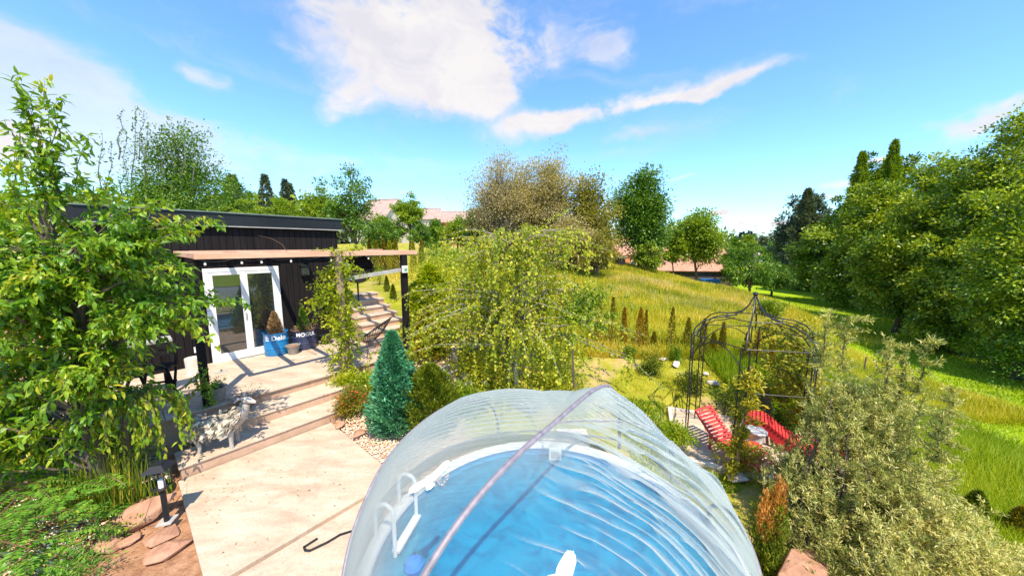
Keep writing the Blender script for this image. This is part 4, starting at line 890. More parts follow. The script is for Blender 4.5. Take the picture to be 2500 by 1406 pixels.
def build_pool():
    t = thing('swimming_pool', (POOL.x, POOL.y, -.6), 'round blue swimming pool with pale rim under a clear dome', 'pool')
    MB().lathe((POOL.x, POOL.y, 0), [(PR-.07, -.02), (PR-.06, .02), (PR+.06, .025), (PR+.07, 0), (PR+.06, -.02)], 96).build('rim', M['rim'], t, True)
    MB().lathe((POOL.x, POOL.y, 0), [(PR+.045, -.021), (PR+.045, -1.1)], 96).build('outer_wall', M['pool_wall'], t, True)
    MB().lathe((POOL.x, POOL.y, 0), [(PR-.03, -.021), (PR-.05, -1.15), (0, -1.17)], 96).build('liner', M['liner'], t, True)
    MB().disc((POOL.x, POOL.y, -.14), PR-.035, 96).build('water', M['water'], t)
    p = G(1355, 1108, -.06); MB().box(p.x-.10, p.x+.10, p.y-.03, p.y+.03, -.16, .05).build('skimmer', M['rim'], t, bevel=.01); MB().box(p.x-.065, p.x+.065, p.y-.034, p.y-.031, -.12, .0).build('skimmer_mouth', M['grey_wood'], t)
    # ladder
    l = thing('pool_ladder', (POOL.x-1.75, 3.3, 0), 'white pool ladder with looped handrails at the left rim', 'ladder')
    a0 = G(1000, 1285, -.0); ax = Vector((a0.x-POOL.x, a0.y-POOL.y, 0)).normalized(); tn = Vector((-ax.y, ax.x, 0)); b = Vector((POOL.x, POOL.y, 0))
    for s in (-.24, .24):
        pts = [b+ax*(PR-.01)+tn*s+Vector((0, 0, 0.02))]+[b+ax*(PR-.12+.11*math.cos(k))+tn*s+Vector((0, 0, .34+.12*math.sin(k))) for k in np.linspace(0, math.pi, 9)]+[b+ax*(PR-.22)+tn*s+Vector((0, 0, -1.0))]
        MB().tube(pts, .022, 8).build('rail', M['rim'], l, True)
    for k in range(4): MB().bar(b+ax*(PR-.24)+tn*-.25+Vector((0, 0, -.08-.25*k)), b+ax*(PR-.24)+tn*.25+Vector((0, 0, -.08-.25*k)), .09, .03).build('step', M['rim'], l)
    q = G(1010, 1385, -.12); o = MB().lathe((q.x, q.y, -.16), [(0, 0), (.08, .02), (.1, .08), (.07, .13), (0, .15)], 20).build('pool_float', M['blue_tarp'], None, True); tag(o, 'small blue round float drifting on the pool water', 'float')
    # dome
    d = thing('pool_dome', (POOL.x, POOL.y, 0), 'clear plastic dome tent with purple seams stretched over the round pool', 'pool cover')
    cuts = [54, 112, 232, 360+54]
    for i in range(3):
        a0, a1 = cuts[i], cuts[i+1]; na = int((a1-a0)*(2.2 if i == 2 else 1.3)); nq = 230 if i == 2 else 150
        az = np.linspace(a0, a1, na); q = 1-(1-np.linspace(0.0, 1, nq))**1.6; AZ, Q = np.meshgrid(az, q, indexing='ij'); V = dpt(AZ, Q)
        idx = np.arange(na*nq).reshape(na, nq); Fc = np.stack([idx[:-1, :-1], idx[:-1, 1:], idx[1:, 1:], idx[1:, :-1]], -1).reshape(-1, 4)
        x = V[..., 0]-POOL.x; y = V[..., 1]-POOL.y
        if i == 2: wr = .48*x+.877*y; wd = .877*x-.48*y
        else: wr = y-.05*x; wd = x
        fast_mesh('panel', V.reshape(-1, 3), Fc, M['film'], d, True, {'wr': wr.ravel(), 'wd': wd.ravel()})
    def seam(nm, pts, w, mat='purple', n=60):
        az = np.array([p[0] for p in pts], float); q = np.array([p[1] for p in pts], float); tt = np.linspace(0, 1, len(pts)); t_ = np.linspace(0, 1, n)
        # interpolate in plan so a seam can cross the apex
        X = q*BR*np.cos(np.radians(az)); Y = q*BR*np.sin(np.radians(az))
        Xi = np.interp(t_, tt, X); Yi = np.interp(t_, tt, Y)
        for _ in range(6): Xi[1:-1] = (Xi[:-2]+2*Xi[1:-1]+Xi[2:])/4; Yi[1:-1] = (Yi[:-2]+2*Yi[1:-1]+Yi[2:])/4
        P = dpt(np.degrees(np.arctan2(Yi, Xi)), np.minimum(np.hypot(Xi, Yi)/BR, 1), False, .004)
        m = MB(); m.tube([Vector(p) for p in P], w, 8); m.build(nm, M[mat], d, True)
    seam('seam', [(54, 1), (54, .97), (54, .93), (54, .85), (54, .75), (54, .5), (54, .25), (54, 0), (232, .25), (232, .5), (232, .75), (232, .9), (232, .97), (232, 1)], .026, n=160)
    seam('seam', [(208, 1), (204, .99), (196, .96), (186, .93), (174, .90), (160, .87), (148, .85), (136, .84), (124, .86), (114, .92), (108, 1)], .019, n=110)
    seam('seam', [(338, 1), (344, .985), (352, .975), (0, .975), (6, .985), (12, 1)], .02, n=80)
    seam('cord', [(0, 0), (20, .3), (25, .6), (28, .9), (30, 1)], .006, n=50)
    seam('hem', [(a, 1.0) for a in range(100, 461, 4)], .014, n=400)
    # two bird silhouettes stuck on the film
    e1 = [(545, 835), (548, 800), (575, 770), (640, 735), (668, 730), (665, 705), (690, 705), (740, 660), (790, 610), (820, 595), (833, 610), (820, 640), (790, 670), (740, 720), (708, 745), (728, 765), (700, 800), (668, 808), (665, 770), (620, 800), (590, 820), (560, 828)]
    e2 = [(80, 1406), (110, 1385), (160, 1375), (170, 1330), (190, 1290), (215, 1250), (245, 1208), (252, 1222), (262, 1210), (272, 1224), (284, 1212), (290, 1238), (300, 1245), (298, 1270), (303, 1290), (285, 1360), (270, 1420), (280, 1480), (180, 1500), (90, 1460)]
    for lb, pts, sc, ox, oy in [('white bird of prey sticker on the left of the pool dome', e1, 2.893, 820, 920), ('white bird of prey sticker at the bottom middle of the pool dome', e2, 2.893, 1300, 920)]:
        hit = [dome_hit(ox+a/sc, oy+b/sc) for a, b in pts]
        if any(h is None for h in hit): continue
        c = sum(hit, Vector())/len(hit); nrm = (Vector((c.x-POOL.x, c.y-POOL.y, .9)).normalized())
        bm = bmesh.new(); vs = [bm.verts.new(h+nrm*.04) for h in hit]; bm.faces.new(vs); bmesh.ops.triangulate(bm, faces=bm.faces[:])
        me = bpy.data.meshes.new('bird_sticker'); bm.to_mesh(me); bm.free(); o = link_mesh('bird_sticker', me, M['sticker']); tag(o, lb, 'sticker', 'bird stickers on the dome')
    # loose strap on the slab
    pp = [(775, 1313), (742, 1334), (745, 1342), (756, 1343), (800, 1322), (830, 1304), (868, 1292), (885, 1288)]
    m = MB(); P = [G(u, v, .006) for u, v in pp]
    for i in range(len(P)-1): m.bar(P[i], P[i+1]+(P[i+1]-P[i]).normalized()*.006, .022, .006)
    tag(m.build('strap', M['black_metal']), 'loose black strap trailing from the dome over the slab', 'strap')
build_pool()

# ------------------------------------------------------------------ lounging deck, loungers, arbor
DZ = -.5
def build_deck():
    c = Vector((4.62, 5.72)); ang = math.atan2(-.37, .93)
    def P_(a, b): return (c.x+a*math.cos(ang)-b*math.sin(ang), c.y+a*math.sin(ang)+b*math.cos(ang))
    t = thing('deck', (c.x, c.y, DZ-.05), 'pale stone paved sitting area under the iron arbor', None, None, 'structure')
    MB().prism([P_(-1.5, -1.0), P_(1.5, -1.0), P_(1.5, 1.0), P_(-1.5, 1.0)], DZ-.25, DZ-.035).build('bed', M['concrete_edge'], t)
    nx, ny = 5, 4
    for i in range(nx):
        for j in range(ny):
            a0 = -1.42+2.84*i/nx+.006; a1 = -1.42+2.84*(i+1)/nx-.006; b0 = -.92+1.84*j/ny+.006; b1 = -.92+1.84*(j+1)/ny-.006
            MB().prism([P_(a0, b0), P_(a1, b0), P_(a1, b1), P_(a0, b1)], DZ-.03, DZ+R.uniform(-.003, .003)).build('paver', M['concrete'], t)
    for (a0, a1, b0, b1) in [(-1.5, 1.5, -1.0, -.925), (-1.5, 1.5, .925, 1.0), (-1.5, -1.425, -.92, .92), (1.425, 1.5, -.92, .92)]:
        MB().prism([P_(a0, b0), P_(a1, b0), P_(a1, b1), P_(a0, b1)], DZ-.03, DZ+.03).build('edging', M['rock_white'], t)
build_deck()
def lounger(label, origin, heading, prof, solid=False, W=.47):
    sc_ = .84 if not solid else .98; prof = [(a*sc_, c_*(.80 if not solid else .9)) for a, c_ in prof]
    # prof: side profile (distance, height); slats run across
    t = thing('lounger', origin, label, 'lounger', 'red slatted loungers on the deck'); o = Vector(origin); f = Vector((math.cos(heading), math.sin(heading), 0)); s = Vector((f.y, -f.x, 0))
    xs = [p[0] for p in prof]; zs = [p[1] for p in prof]; seg = np.hypot(np.diff(xs), np.diff(zs)); cum = np.append(0, np.cumsum(seg)); n = int(cum[-1]/.062)
    def at(d): return float(np.interp(d, cum, xs)), float(np.interp(d, cum, zs))
    for k in range(n):
        d = (k+.5)*cum[-1]/n; x, z = at(d); x2, z2 = at(min(d+.02, cum[-1])); x1, z1_ = at(max(0, d-.02)); tg = (f*(x2-x1)+Vector((0, 0, z2-z1_))).normalized()
        p = o+f*x+Vector((0, 0, z)); up = s.cross(tg)
        MB().bar(p-s*(W/2), p+s*(W/2), .042, .02, up).build('slat', M['red'], t)
    for sg in (-1, 1):
        m = MB(); pts = [at(d) for d in np.linspace(0, cum[-1], 26)]
        off = s*(sg*(W/2-.035))
        for i in range(25):
            (xa, za), (xb, zb) = pts[i], pts[i+1]
            pa = o+f*xa+off+Vector((0, 0, za-.014)); pb = o+f*xb+off+Vector((0, 0, zb-.014)); dp = .05
            if solid: la = max(0, min(za-.02, .16+0*xa)); 
            w = s*.012
            dd_ = lambda h_, t_: max(.04, min(h_-.016, .20*math.sin(math.pi*t_)+.04)) if solid else dp
            qa = pa-Vector((0, 0, dd_(za, i/25))); qb = pb-Vector((0, 0, dd_(zb, (i+1)/25)))
            m.hexa([qa-w, qb-w, qb+w, qa+w, pa-w, pb-w, pb+w, pa+w])
        m.build('side_rail', M['red_dark'] if solid else M['red'], t)
    if not solid:
        for d in (.32, .8):
            x, z = at(cum[-1]*d)
            for sg in (-1, 1):
                p = o+f*x+s*(sg*(W/2-.035)); MB().bar((p.x, p.y, o.z), (p.x, p.y, o.z+z-.05), .035, .035, f).build('leg', M['red'], t)
def build_furniture():
    # left lounger: head end high at the back, seat low, knee bend, foot end towards the pool
    lounger('red slatted lounger with tall straight back on the left of the paving', (3.68, 6.02, DZ), rad(-66), [(0, .78), (.18, .60), (.36, .42), (.52, .30), (.66, .25), (.8, .29), (.95, .38), (1.06, .40), (1.2, .34), (1.42, .18)])
    lounger('red wave-shaped lounger with solid curved sides on the right of the table', (4.52, 6.10, DZ), rad(-36), [(0, .30), (.05, .42), (.16, .52), (.3, .54), (.44, .47), (.6, .35), (.8, .22), (.98, .18), (1.18, .20), (1.38, .30), (1.5, .38)], True)
    c = Vector((4.36, 5.52, DZ)); t = thing('side_table', c, 'white waisted concrete side table with marbled top between the red loungers', 'table')
    MB().lathe(c, [(.0, .002), (.17, .002), (.15, .06), (.115, .2), (.13, .34), (.16, .40)], 24).build('pedestal', M['rim'], t, True)
    MB().lathe(c+Vector((0, 0, .401)), [(0, 0), (.155, 0), (.17, .012), (.17, .035), (.16, .045), (0, .045)], 28).build('table_top', M['marble'], t, True)
    q = Vector((5.3, 6.55, DZ)); t = thing('brown_obelisk', q, 'dark brown pyramid obelisk at the back corner of the paving', 'planter')
    for k in range(4):
        a = k*math.pi/2+.5; p0 = q+Vector((.2*math.cos(a), .2*math.sin(a), .1)); p1 = q+Vector((.2*math.cos(a+1.57), .2*math.sin(a+1.57), .1)); MB().add([p0, p1, q+Vector((0, 0, .95))], [(0, 1, 2)]).build('panel', M['post_wood'], t)
        MB().tube([p0, (p0.x, p0.y, DZ)], .02, 5).build('leg', M['black_metal'], t)
M['marble'] = surf('marble', [(.16, .16, .17), (.36, .36, .38), (.62, .62, .62)], 7, .25, .05, .003, spec=.6)
build_furniture()
def build_arbor():
    c = Vector((4.33, 5.8, DZ)); r = .98; h = 2.07
    t = thing('iron_arbor', c, 'open black wrought iron arbor with onion-shaped dome and ball finial over the loungers', 'arbor')
    n = 6; ph = 170
    def P(a, rr, z): return Vector((c.x+rr*math.cos(rad(a)), c.y+rr*math.sin(rad(a)), c.z+z))
    for k in range(n):
        a = ph+k*60
        for da in (-3.5, 3.5): MB().tube([P(a+da, r, 0), P(a+da, r, h)], .011, 6).build('post', M['iron'], t)
        m = MB()
        for j in range(14): z = .1+j*.14; m.tube([P(a-3.5, r, z), P(a+3.5, r, z+(.12 if j % 2 else -.0))], .004, 4, False)
        m.build('lattice', M['iron'], t)['kind'] = 'stuff'
        # ogee rib
        prof = [(r, h), (r*.97, h+.12), (r*.86, h+.24), (r*.68, h+.32), (r*.48, h+.35), (r*.33, h+.385), (r*.2, h+.45), (r*.1, h+.56), (r*.045, h+.68), (0.01, h+.75)]
        MB().tube([P(a, q, z) for q, z in prof], .012, 6).build('rib', M['iron'], t, True)
        MB().tube([P(a, q*.93, z-.045) for q, z in prof[:6]], .009, 5).build('inner_rib', M['iron'], t, True)
        # arch between the posts
        b = a+60; arc = [P(a+60*j/12, r*(1-.134*math.sin(math.pi*j/12)), h-.45+.42*math.sin(math.pi*j/12)**.6) for j in range(13)]
        if k != 1: MB().tube(arc, .009, 5).build('arch', M['iron'], t)
    for z, rr in ((h, r), (h+.35, r*.48), (1.35, r)):
        for k in range(n):
            if z == 1.35 and k in (4, 5, 0): continue
            MB().tube([P(ph+k*60, rr, z), P(ph+(k+1)*60, rr, z)], .009, 5).build('ring_bar', M['iron'], t)
    MB().lathe(c+Vector((0, 0, h+.74)), [(0, 0), (.03, .01), (.042, .04), (.03, .07), (0, .08)], 12).build('finial', M['iron'], t, True)
M['iron'] = surf('iron', [(.01, .01, .012), (.03, .025, .025)], 5, .45, .1, .004, spec=.5)
build_arbor()
def build_misc():
    p = G(1440, 832, .25); z = h1(p.x, p.y); t = thing('post_lantern', (p.x, p.y, z), 'black post with lantern cage at the left end of the thuja row', 'lantern')
    MB().tube([(p.x, p.y, z), (p.x, p.y, z+.95)], .02, 6).build('post', M['black_metal'], t)
    MB().box(p.x-.14, p.x+.14, p.y-.1, p.y+.1, z+.95, z+.975).build('cap', M['black_metal'], t)
    MB().bar((p.x, p.y, z+.55), (p.x+.32, p.y, z+.55), .02, .02).build('arm', M['black_metal'], t); 
    for k in range(5): MB().tube([(p.x+.14+.05*k, p.y, z+.5), (p.x+.14+.05*k, p.y, z+.82)], .008, 5).build('cage_bar', M['black_metal'], t)
    MB().bar((p.x+.12, p.y, z+.82), (p.x+.36, p.y, z+.82), .02, .02).build('arm', M['black_metal'], t)
    # composter
    p = A(1515, 640, 26); z = h1(p.x, p.y)
    t = thing('composter', (p.x, p.y, z), 'black composter with pale lid on the meadow beside the tall dark tree', 'composter'); zt = A(1515, 626, 26).z
    z = min(z, A(1515, 652, 26).z)
    MB().lathe((p.x, p.y, z), [(.38, 0), (.36, zt-z-.06), (0, zt-z-.05)], 8).build('bin', M['black_metal'], t); MB().box(p.x-.4, p.x+.4, p.y-.4, p.y+.4, zt-.06, zt).build('lid', M['grey_wood'], t)
    for i, (u, v) in enumerate([(1988, 812), (2113, 880), (1925, 760)]):
        Y = [14.5, 11.5, 20][i]; p = A(u, v, Y); z = h1(p.x, p.y); o = MB().tube([(p.x, p.y, z-.1), (p.x+.01, p.y, z+.55)], .025, 6).build('fence_post', M['bark']); tag(o, ['thin wooden stake at the lawn edge above the sea buckthorn', 'thin wooden stake further right along the lawn edge', 'thin wooden stake farthest down the lawn edge'][i], 'stake', 'stakes along the lawn edge')
    # tiny bare twig over the pergola
    o = MB().tube([HP(1.0, 2.4, 3.05), HP(.95, 2.3, 3.22), HP(.8, 2.2, 3.34), HP(.6, 2.1, 3.40)], [.006, .005, .004, .002], 5).build('bare_twig', M['dead'], None, True); tag(o, 'bare curving vine twig sticking up over the pergola', 'twig')
    # low wood fence by the upper lawn hedge
build_misc()
# ------------------------------------------------------------------ distant houses
def house(name, label, c, L_, W_, hw, hr, rz, wall, roof, win=2, chim=False, z=None):
    z = h1(c[0], c[1]) if z is None else z
    t = thing(name, (c[0], c[1], z), label, 'house'); cs, sn = math.cos(rz), math.sin(rz)
    def P(x, y, zz): return (c[0]+x*cs-y*sn, c[1]+x*sn+y*cs, z+zz)
    m = MB(); m.hexa([P(-L_/2, -W_/2, -1), P(L_/2, -W_/2, -1), P(L_/2, W_/2, -1), P(-L_/2, W_/2, -1), P(-L_/2, -W_/2, hw), P(L_/2, -W_/2, hw), P(L_/2, W_/2, hw), P(-L_/2, W_/2, hw)])
    for sx in (-1, 1): m.add([P(sx*L_/2, -W_/2, hw), P(sx*L_/2, W_/2, hw), P(sx*L_/2, 0, hw+hr)], [(0, 1, 2)])
    m.build('wall', M[wall], t)
    o = .35; k = o*hr/(W_/2); nrow = 14; r = MB()
    for sy in (-1, 1):
        for i in range(nrow):   # stepped tile courses
            a = i/nrow; b = (i+1)/nrow; ya, yb = (W_/2+o)*(1-a), (W_/2+o)*(1-b); za, zb = hw-k+(hr+k)*a, hw-k+(hr+k)*b
            r.add([P(-L_/2-o, sy*ya, za+.05), P(L_/2+o, sy*ya, za+.05), P(L_/2+o, sy*yb, zb+.01), P(-L_/2-o, sy*yb, zb+.01), P(-L_/2-o, sy*ya, za-.04), P(L_/2+o, sy*ya, za-.04), P(L_/2+o, sy*yb, zb-.08), P(-L_/2-o, sy*yb, zb-.08)],
                  [(0, 1, 2, 3), (7, 6, 5, 4), (0, 4, 5, 1), (1, 5, 6, 2), (3, 7, 4, 0)])
    rf = r.build('roof', M[roof], t)
    r2 = MB(); r2.bar(P(-L_/2-o, 0, hw+hr+.03), P(L_/2+o, 0, hw+hr+.03), .25, .12); r2.build('ridge', M[roof], rf)
    if chim: m = MB(); x = L_*.2; m.hexa([P(x-.3, -.9, hw), P(x+.3, -.9, hw), P(x+.3, -.4, hw), P(x-.3, -.4, hw), P(x-.3, -.9, hw+hr+.7), P(x+.3, -.9, hw+hr+.7), P(x+.3, -.4, hw+hr+.7), P(x-.3, -.4, hw+hr+.7)]); m.build('chimney', M['bricks'], rf)
    if hw < 2.3: win = 0
    for i in range(win):
        x = (i-(win-1)/2)*L_/win*.8; y = -W_/2-.02
        f = MB(); f.hexa([P(x-.55, y-.03, .9), P(x+.55, y-.03, .9), P(x+.55, y+.01, .9), P(x-.55, y+.01, .9), P(x-.55, y-.03, 2.1), P(x+.55, y-.03, 2.1), P(x+.55, y+.01, 2.1), P(x-.55, y+.01, 2.1)]); w = f.build('window', M['rim'], t)
        f = MB(); f.hexa([P(x-.46, y-.045, 1.), P(x+.46, y-.045, 1.), P(x+.46, y-.031, 1.), P(x-.46, y-.031, 1.), P(x-.46, y-.045, 2.), P(x+.46, y-.045, 2.), P(x+.46, y-.031, 2.), P(x-.46, y-.031, 2.)]); f.build('pane', M['glass_dark'], w)
    return t
def build_houses():
    def at(u, v, Y): return A(u, v, Y)
    # roof ridge heights come from the photograph
    p = at(936, 500, 52); z0 = h1(p.x, p.y); zr = at(936, 488, 52).z; house('farm_house', 'house with weathered pinkish tiled roof behind the trees right of the garden house roof', (p.x, p.y), 4.6, 7, zr-z0-3.0, 3.0, -.25, 'wall_pale', 'tile_pink', 2)
    p = at(1050, 520, 60); z0 = h1(p.x, p.y); zr = at(1050, 510, 60).z; house('farm_house', 'narrow gabled pinkish house left of the long roof', (p.x, p.y), 3.2, 3.2, zr-z0-1.6, 1.6, .2, 'wall_pale', 'tile_pink', 1)
    p = at(1108, 520, 64); z0 = h1(p.x, p.y); zr = at(1108, 517, 64).z; house('farm_house', 'long low house with pinkish roof and orange wall left of the brown walnut tree', (p.x, p.y), 5.6, 6, zr-z0-2.0, 2.0, .05, 'wall_orange', 'tile_pink', 3, False)
    p = at(1535, 600, 62); z0 = h1(p.x, p.y); zr = at(1535, 585, 62).z; house('farm_house', 'house with orange gable glimpsed between brown tree and tall dark tree', (p.x, p.y), 8, 7, max(1, zr-z0-2.5), 2.5, .3, 'wall_orange', 'tile_orange', 2)
    p = at(1700, 640, 40); zr = at(1700, 605, 40).z; z0 = at(1700, 688, 40).z; house('farm_house', 'long barn house with orange tiled roof and dark walls at the end of the meadow', (p.x+.2, p.y+3), 8.4, 7.5, zr-z0-2.5, 2.5, -.12, 'wall_dark', 'tile_orange', 0, False, z0)
    p = at(1740, 688, 38); o = MB().box(p.x-.9, p.x+.9, p.y-.1, p.y+1.2, p.z-1.0, p.z+.25).build('blue_tarpaulin', M['blue_tarp'], None, bevel=.05); tag(o, 'bright blue tarpaulin heap in front of the orange roofed house', 'tarpaulin')
    for i, (u, vr, Y, sz, mt) in enumerate([(1898, 597, 150, 11, 'tile_red'), (1930, 604, 170, 10, 'tile_orange'), (1912, 630, 85, 6, 'tile_pink'), (1850, 611, 140, 8, 'tile_pink'), (1960, 612, 190, 12, 'tile_red')]):
        p = at(u, vr, Y); z0 = h1(p.x, p.y); hz = p.z-z0
        if hz < 3: z0 = p.z-4; hz = 4
        house('village_house', ['far village house with bright red roof on the horizon left of the forest', 'far village house with dull orange roof beside the bright red one', 'pale village house with pinkish roof low beside the forest edge', 'far village house left of the bright red roof', 'far village house with red roof half behind the forest edge'][i], (p.x, p.y), sz, sz*.7, hz*.5, hz*.5, .2*i, 'wall_pale', mt, 2, False, z0)
    q = A(1098, 480, 72); o = MB().tube([(q.x, q.y, h1(q.x, q.y)), (q.x, q.y, q.z)], [.08, .02], 5).build('mast', M['grey_wood']); tag(o, 'thin antenna mast over the long pinkish roof', 'mast')
build_houses()
def build_hills():
    for nm, lb, d, lo, hi, sd in [('far_hills', 'low wooded hills along the horizon', 1500, 8, 34, 3)]:
        V = []; Fc = []; n = 160
        for i in range(n):
            a = math.pi*(-.15+1.3*i/(n-1)); h = lo+(hi-lo)*(.5+.5*math.sin(i*.13+sd))*(.6+.4*math.sin(i*.41)); x = math.cos(a)*d; y = math.sin(a)*d
            for k, (f, z) in enumerate([(1, -30), (1.05, h*.6), (1.15, h), (1.4, h*.8), (1.6, -40)]): V.append((x*f, y*f, z))
        for i in range(n-1):
            for k in range(4): Fc.append((i*5+k, i*5+k+1, (i+1)*5+k+1, (i+1)*5+k))
        o = fast_mesh(nm, V, Fc, M['hills'], None, True); tag(o, lb, None, None, 'structure')
build_hills()

M['thuja_orange'] = leafmat('thuja_orange', [(.12, .10, .01), (.32, .20, .015), (.48, .26, .03)], .3)
# ------------------------------------------------------------------ trees and plants
def build_background():
    g = 'trees behind the garden house'
    ptree('apple_tree', 'tall loose apple tree with upright shoots behind the cherry tree, left of the black house', 335, 545, 305, 560, 11, 165, 120, .075, 'leaf_apple', cr=.40, tr=.11, group=g, wid=.55, spread=1.0, power=.48)
    # upright whips of the apple tree
    t = thing('sucker_shoots', A(300, 420, 10.5), 'bundle of thin upright grey shoots left of the apple tree top', 'tree', g)
    pp = []
    for (u, v0, v1) in [(250, 430, 325), (272, 430, 345), (308, 420, 318), (330, 400, 258), (365, 400, 300), (300, 330, 268), (402, 400, 305), (452, 400, 292), (478, 400, 325), (350, 330, 275), (430, 420, 330)]:
        pp.append(curve(A(u-10, v0+60, 10.6), A(u, v1, 10.4), 0, 6, .02))
    paths_plant(t, pp, 42, .08, .5, 'leaf_apple', 'bark_grey', .02, 0, 'diamond', .04)
    for i, (k, lb, a) in enumerate([
        ('conifer_like_tree', 'dense pointed green tree left of the bright bush behind the house roof', (520, 615, 432, 560, 26, 90, 60, .17, 'leaf_dark')),
        ('leafy_tree', 'low bright yellow green tree just above the left half of the house roof', (560, 650, 470, 580, 22, 90, 60, .15, 'leaf_bright')),
        ('leafy_tree', 'rounded bright tree above the middle of the house roof', (640, 745, 480, 590, 24, 90, 60, .15, 'leaf_bright')),
        ('leafy_tree', 'yellow green tree left of the tall loose tree', (745, 840, 450, 600, 21, 110, 60, .15, 'leaf_bright')),
        ('leafy_tree', 'tall open tree with twiggy top right of the house roof', (782, 930, 395, 590, 16, 130, 60, .11, 'leaf_apple')),
        ('leafy_tree', 'pale green tree standing between the two pinkish roofs', (955, 1040, 472, 590, 30, 100, 60, .2, 'leaf_bright')),
        ('fruit_tree', 'small fruit tree in front of the pinkish roofs', (880, 985, 530, 610, 19, 60, 60, .12, 'leaf_apple')),
        ('fruit_tree', 'small round fruit tree in front of the long roof', (1000, 1060, 545, 600, 22, 40, 60, .12, 'leaf_dark')),
        ('fruit_tree', 'bushy tree hiding the foot of the weathered pinkish roof house', (880, 985, 524, 610, 30, 190, 70, .16, 'leaf_bright')),
        ('fruit_tree', 'light bushy tree filling the gap below the gabled house', (1020, 1110, 538, 610, 32, 190, 70, .16, 'leaf_apple')),
        ('fruit_tree', 'light green tree standing in front of the orange house wall', (1070, 1160, 530, 610, 29, 170, 70, .15, 'leaf_bright')),
        ('leafy_tree', 'dense green bushy tree below the long roof, left of the walnut trunk', (1120, 1200, 510, 600, 26, 90, 60, .17, 'leaf_dark'))]):
        kw = {'power': .7} if 'twiggy' in lb else {}
        ptree(k, lb, *a, group='trees in the gardens beyond the house', **kw)
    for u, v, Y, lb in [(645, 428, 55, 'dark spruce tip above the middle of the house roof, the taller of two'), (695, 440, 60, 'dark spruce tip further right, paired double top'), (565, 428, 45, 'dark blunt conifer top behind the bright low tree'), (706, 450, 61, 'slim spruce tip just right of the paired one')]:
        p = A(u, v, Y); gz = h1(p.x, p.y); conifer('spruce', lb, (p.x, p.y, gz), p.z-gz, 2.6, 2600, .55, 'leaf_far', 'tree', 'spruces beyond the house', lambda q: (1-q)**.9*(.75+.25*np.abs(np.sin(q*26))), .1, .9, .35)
    # walnut trees with brownish young leaves
    ptree('walnut_tree', 'big round brownish walnut tree, left half, with thin grey limbs showing', 1130, 1310, 372, 600, 24, 480, 44, .115, 'leaf_brown', cr=.62, bark='bark_grey', tr=.2, group='brownish walnut trees', power=.5, limbs=300, spread=1.05, stems=None)
    ptree('walnut_tree', 'big brownish walnut tree in the middle of the clump', 1245, 1430, 372, 615, 25, 480, 62, .13, 'leaf_brown', cr=.6, bark='bark_grey', tr=.2, group='brownish walnut trees', limbs=150, tintvar=.5)
    ptree('walnut_tree', 'lower olive brown walnut tree at the right of the clump', 1360, 1515, 415, 650, 24, 300, 70, .17, 'leaf_olive', cr=.6, tr=.16, group='brownish walnut trees', limbs=70)
    ptree('walnut_tree', 'brownish walnut crown filling the saddle between the two main tops', 1190, 1370, 388, 620, 25.6, 380, 60, .13, 'leaf_brown', cr=.62, bark='bark_grey', tr=.16, group='brownish walnut trees', limbs=120)
    ptree('walnut_tree', 'bushy brown foliage low in front of the walnut trunks', 1290, 1480, 520, 670, 22, 180, 70, .15, 'leaf_brown', cr=.5, tr=.1, group='brownish walnut trees')
    ptree('shrubby_tree', 'low dark green shrubby tree at the foot of the brown clump', 1400, 1520, 570, 670, 20, 80, 60, .13, 'leaf_olive', group='brownish walnut trees')
    ptree('tall_tree', 'tall dense dark green tree standing alone right of the brown clump', 1498, 1632, 405, 655, 27, 420, 75, .20, 'leaf_dark', cr=.62, tr=.2, power=.5, limbs=20)
    ptree('tall_tree_skirt', 'leafy bright shoots round the foot of the tall dark tree', 1540, 1620, 590, 655, 25, 60, 70, .15, 'leaf_forest')
    ptree('lime_tree', 'rounded light green tree over the orange roofed barn', 1640, 1765, 508, 650, 34, 260, 70, .24, 'leaf_bright', cr=.75, tr=.15)
    ptree('lime_tree', 'light green side crown between the tall dark tree and the rounded light one', 1615, 1680, 560, 650, 33, 80, 60, .22, 'leaf_forest', group='light trees over the barn')
    for i, (u0, u1, vt, vb, Y, lf, lb) in enumerate([(1770, 1890, 588, 712, 31, 'leaf_apple', 'spreading orchard tree with short dark trunk right of the orange roof'), (1755, 1820, 600, 700, 36, 'leaf_dark', 'darker orchard tree just right of the orange roof'), (1800, 1850, 570, 640, 60, 'leaf_forest', 'mid distance green tree above the orchard trees'),
            (1840, 1935, 640, 712, 34, 'leaf_dark', 'dark low hedge tree at the end of the bright lawn'), (1860, 1925, 585, 640, 80, 'leaf_apple', 'distant yellowish tree below the far red roofs'), (1770, 1815, 575, 640, 70, 'leaf_dark', 'dark distant tree left of the far blue spruces'), (1890, 1960, 610, 700, 48, 'leaf_forest', 'green tree hiding the village at the forest edge')]):
        ptree('orchard_tree', lb, u0, u1, vt, vb, Y, 90, 60, .0052*Y+.03, lf, group='trees at the end of the valley lawn')
    for u, v, lb in [(1812, 568, 'left of three far blue spruces in the valley'), (1822, 571, 'middle of three far blue spruces in the valley'), (1831, 566, 'right of three far blue spruces in the valley')]:
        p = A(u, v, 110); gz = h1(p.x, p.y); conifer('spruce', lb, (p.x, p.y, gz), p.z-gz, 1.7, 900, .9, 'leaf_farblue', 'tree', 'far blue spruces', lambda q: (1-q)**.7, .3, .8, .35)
    ptree('poplar', 'lone grey brown tree top on the valley horizon right of the blue spruces', 1852, 1880, 570, 620, 100, 40, 40, .6, 'leaf_far')
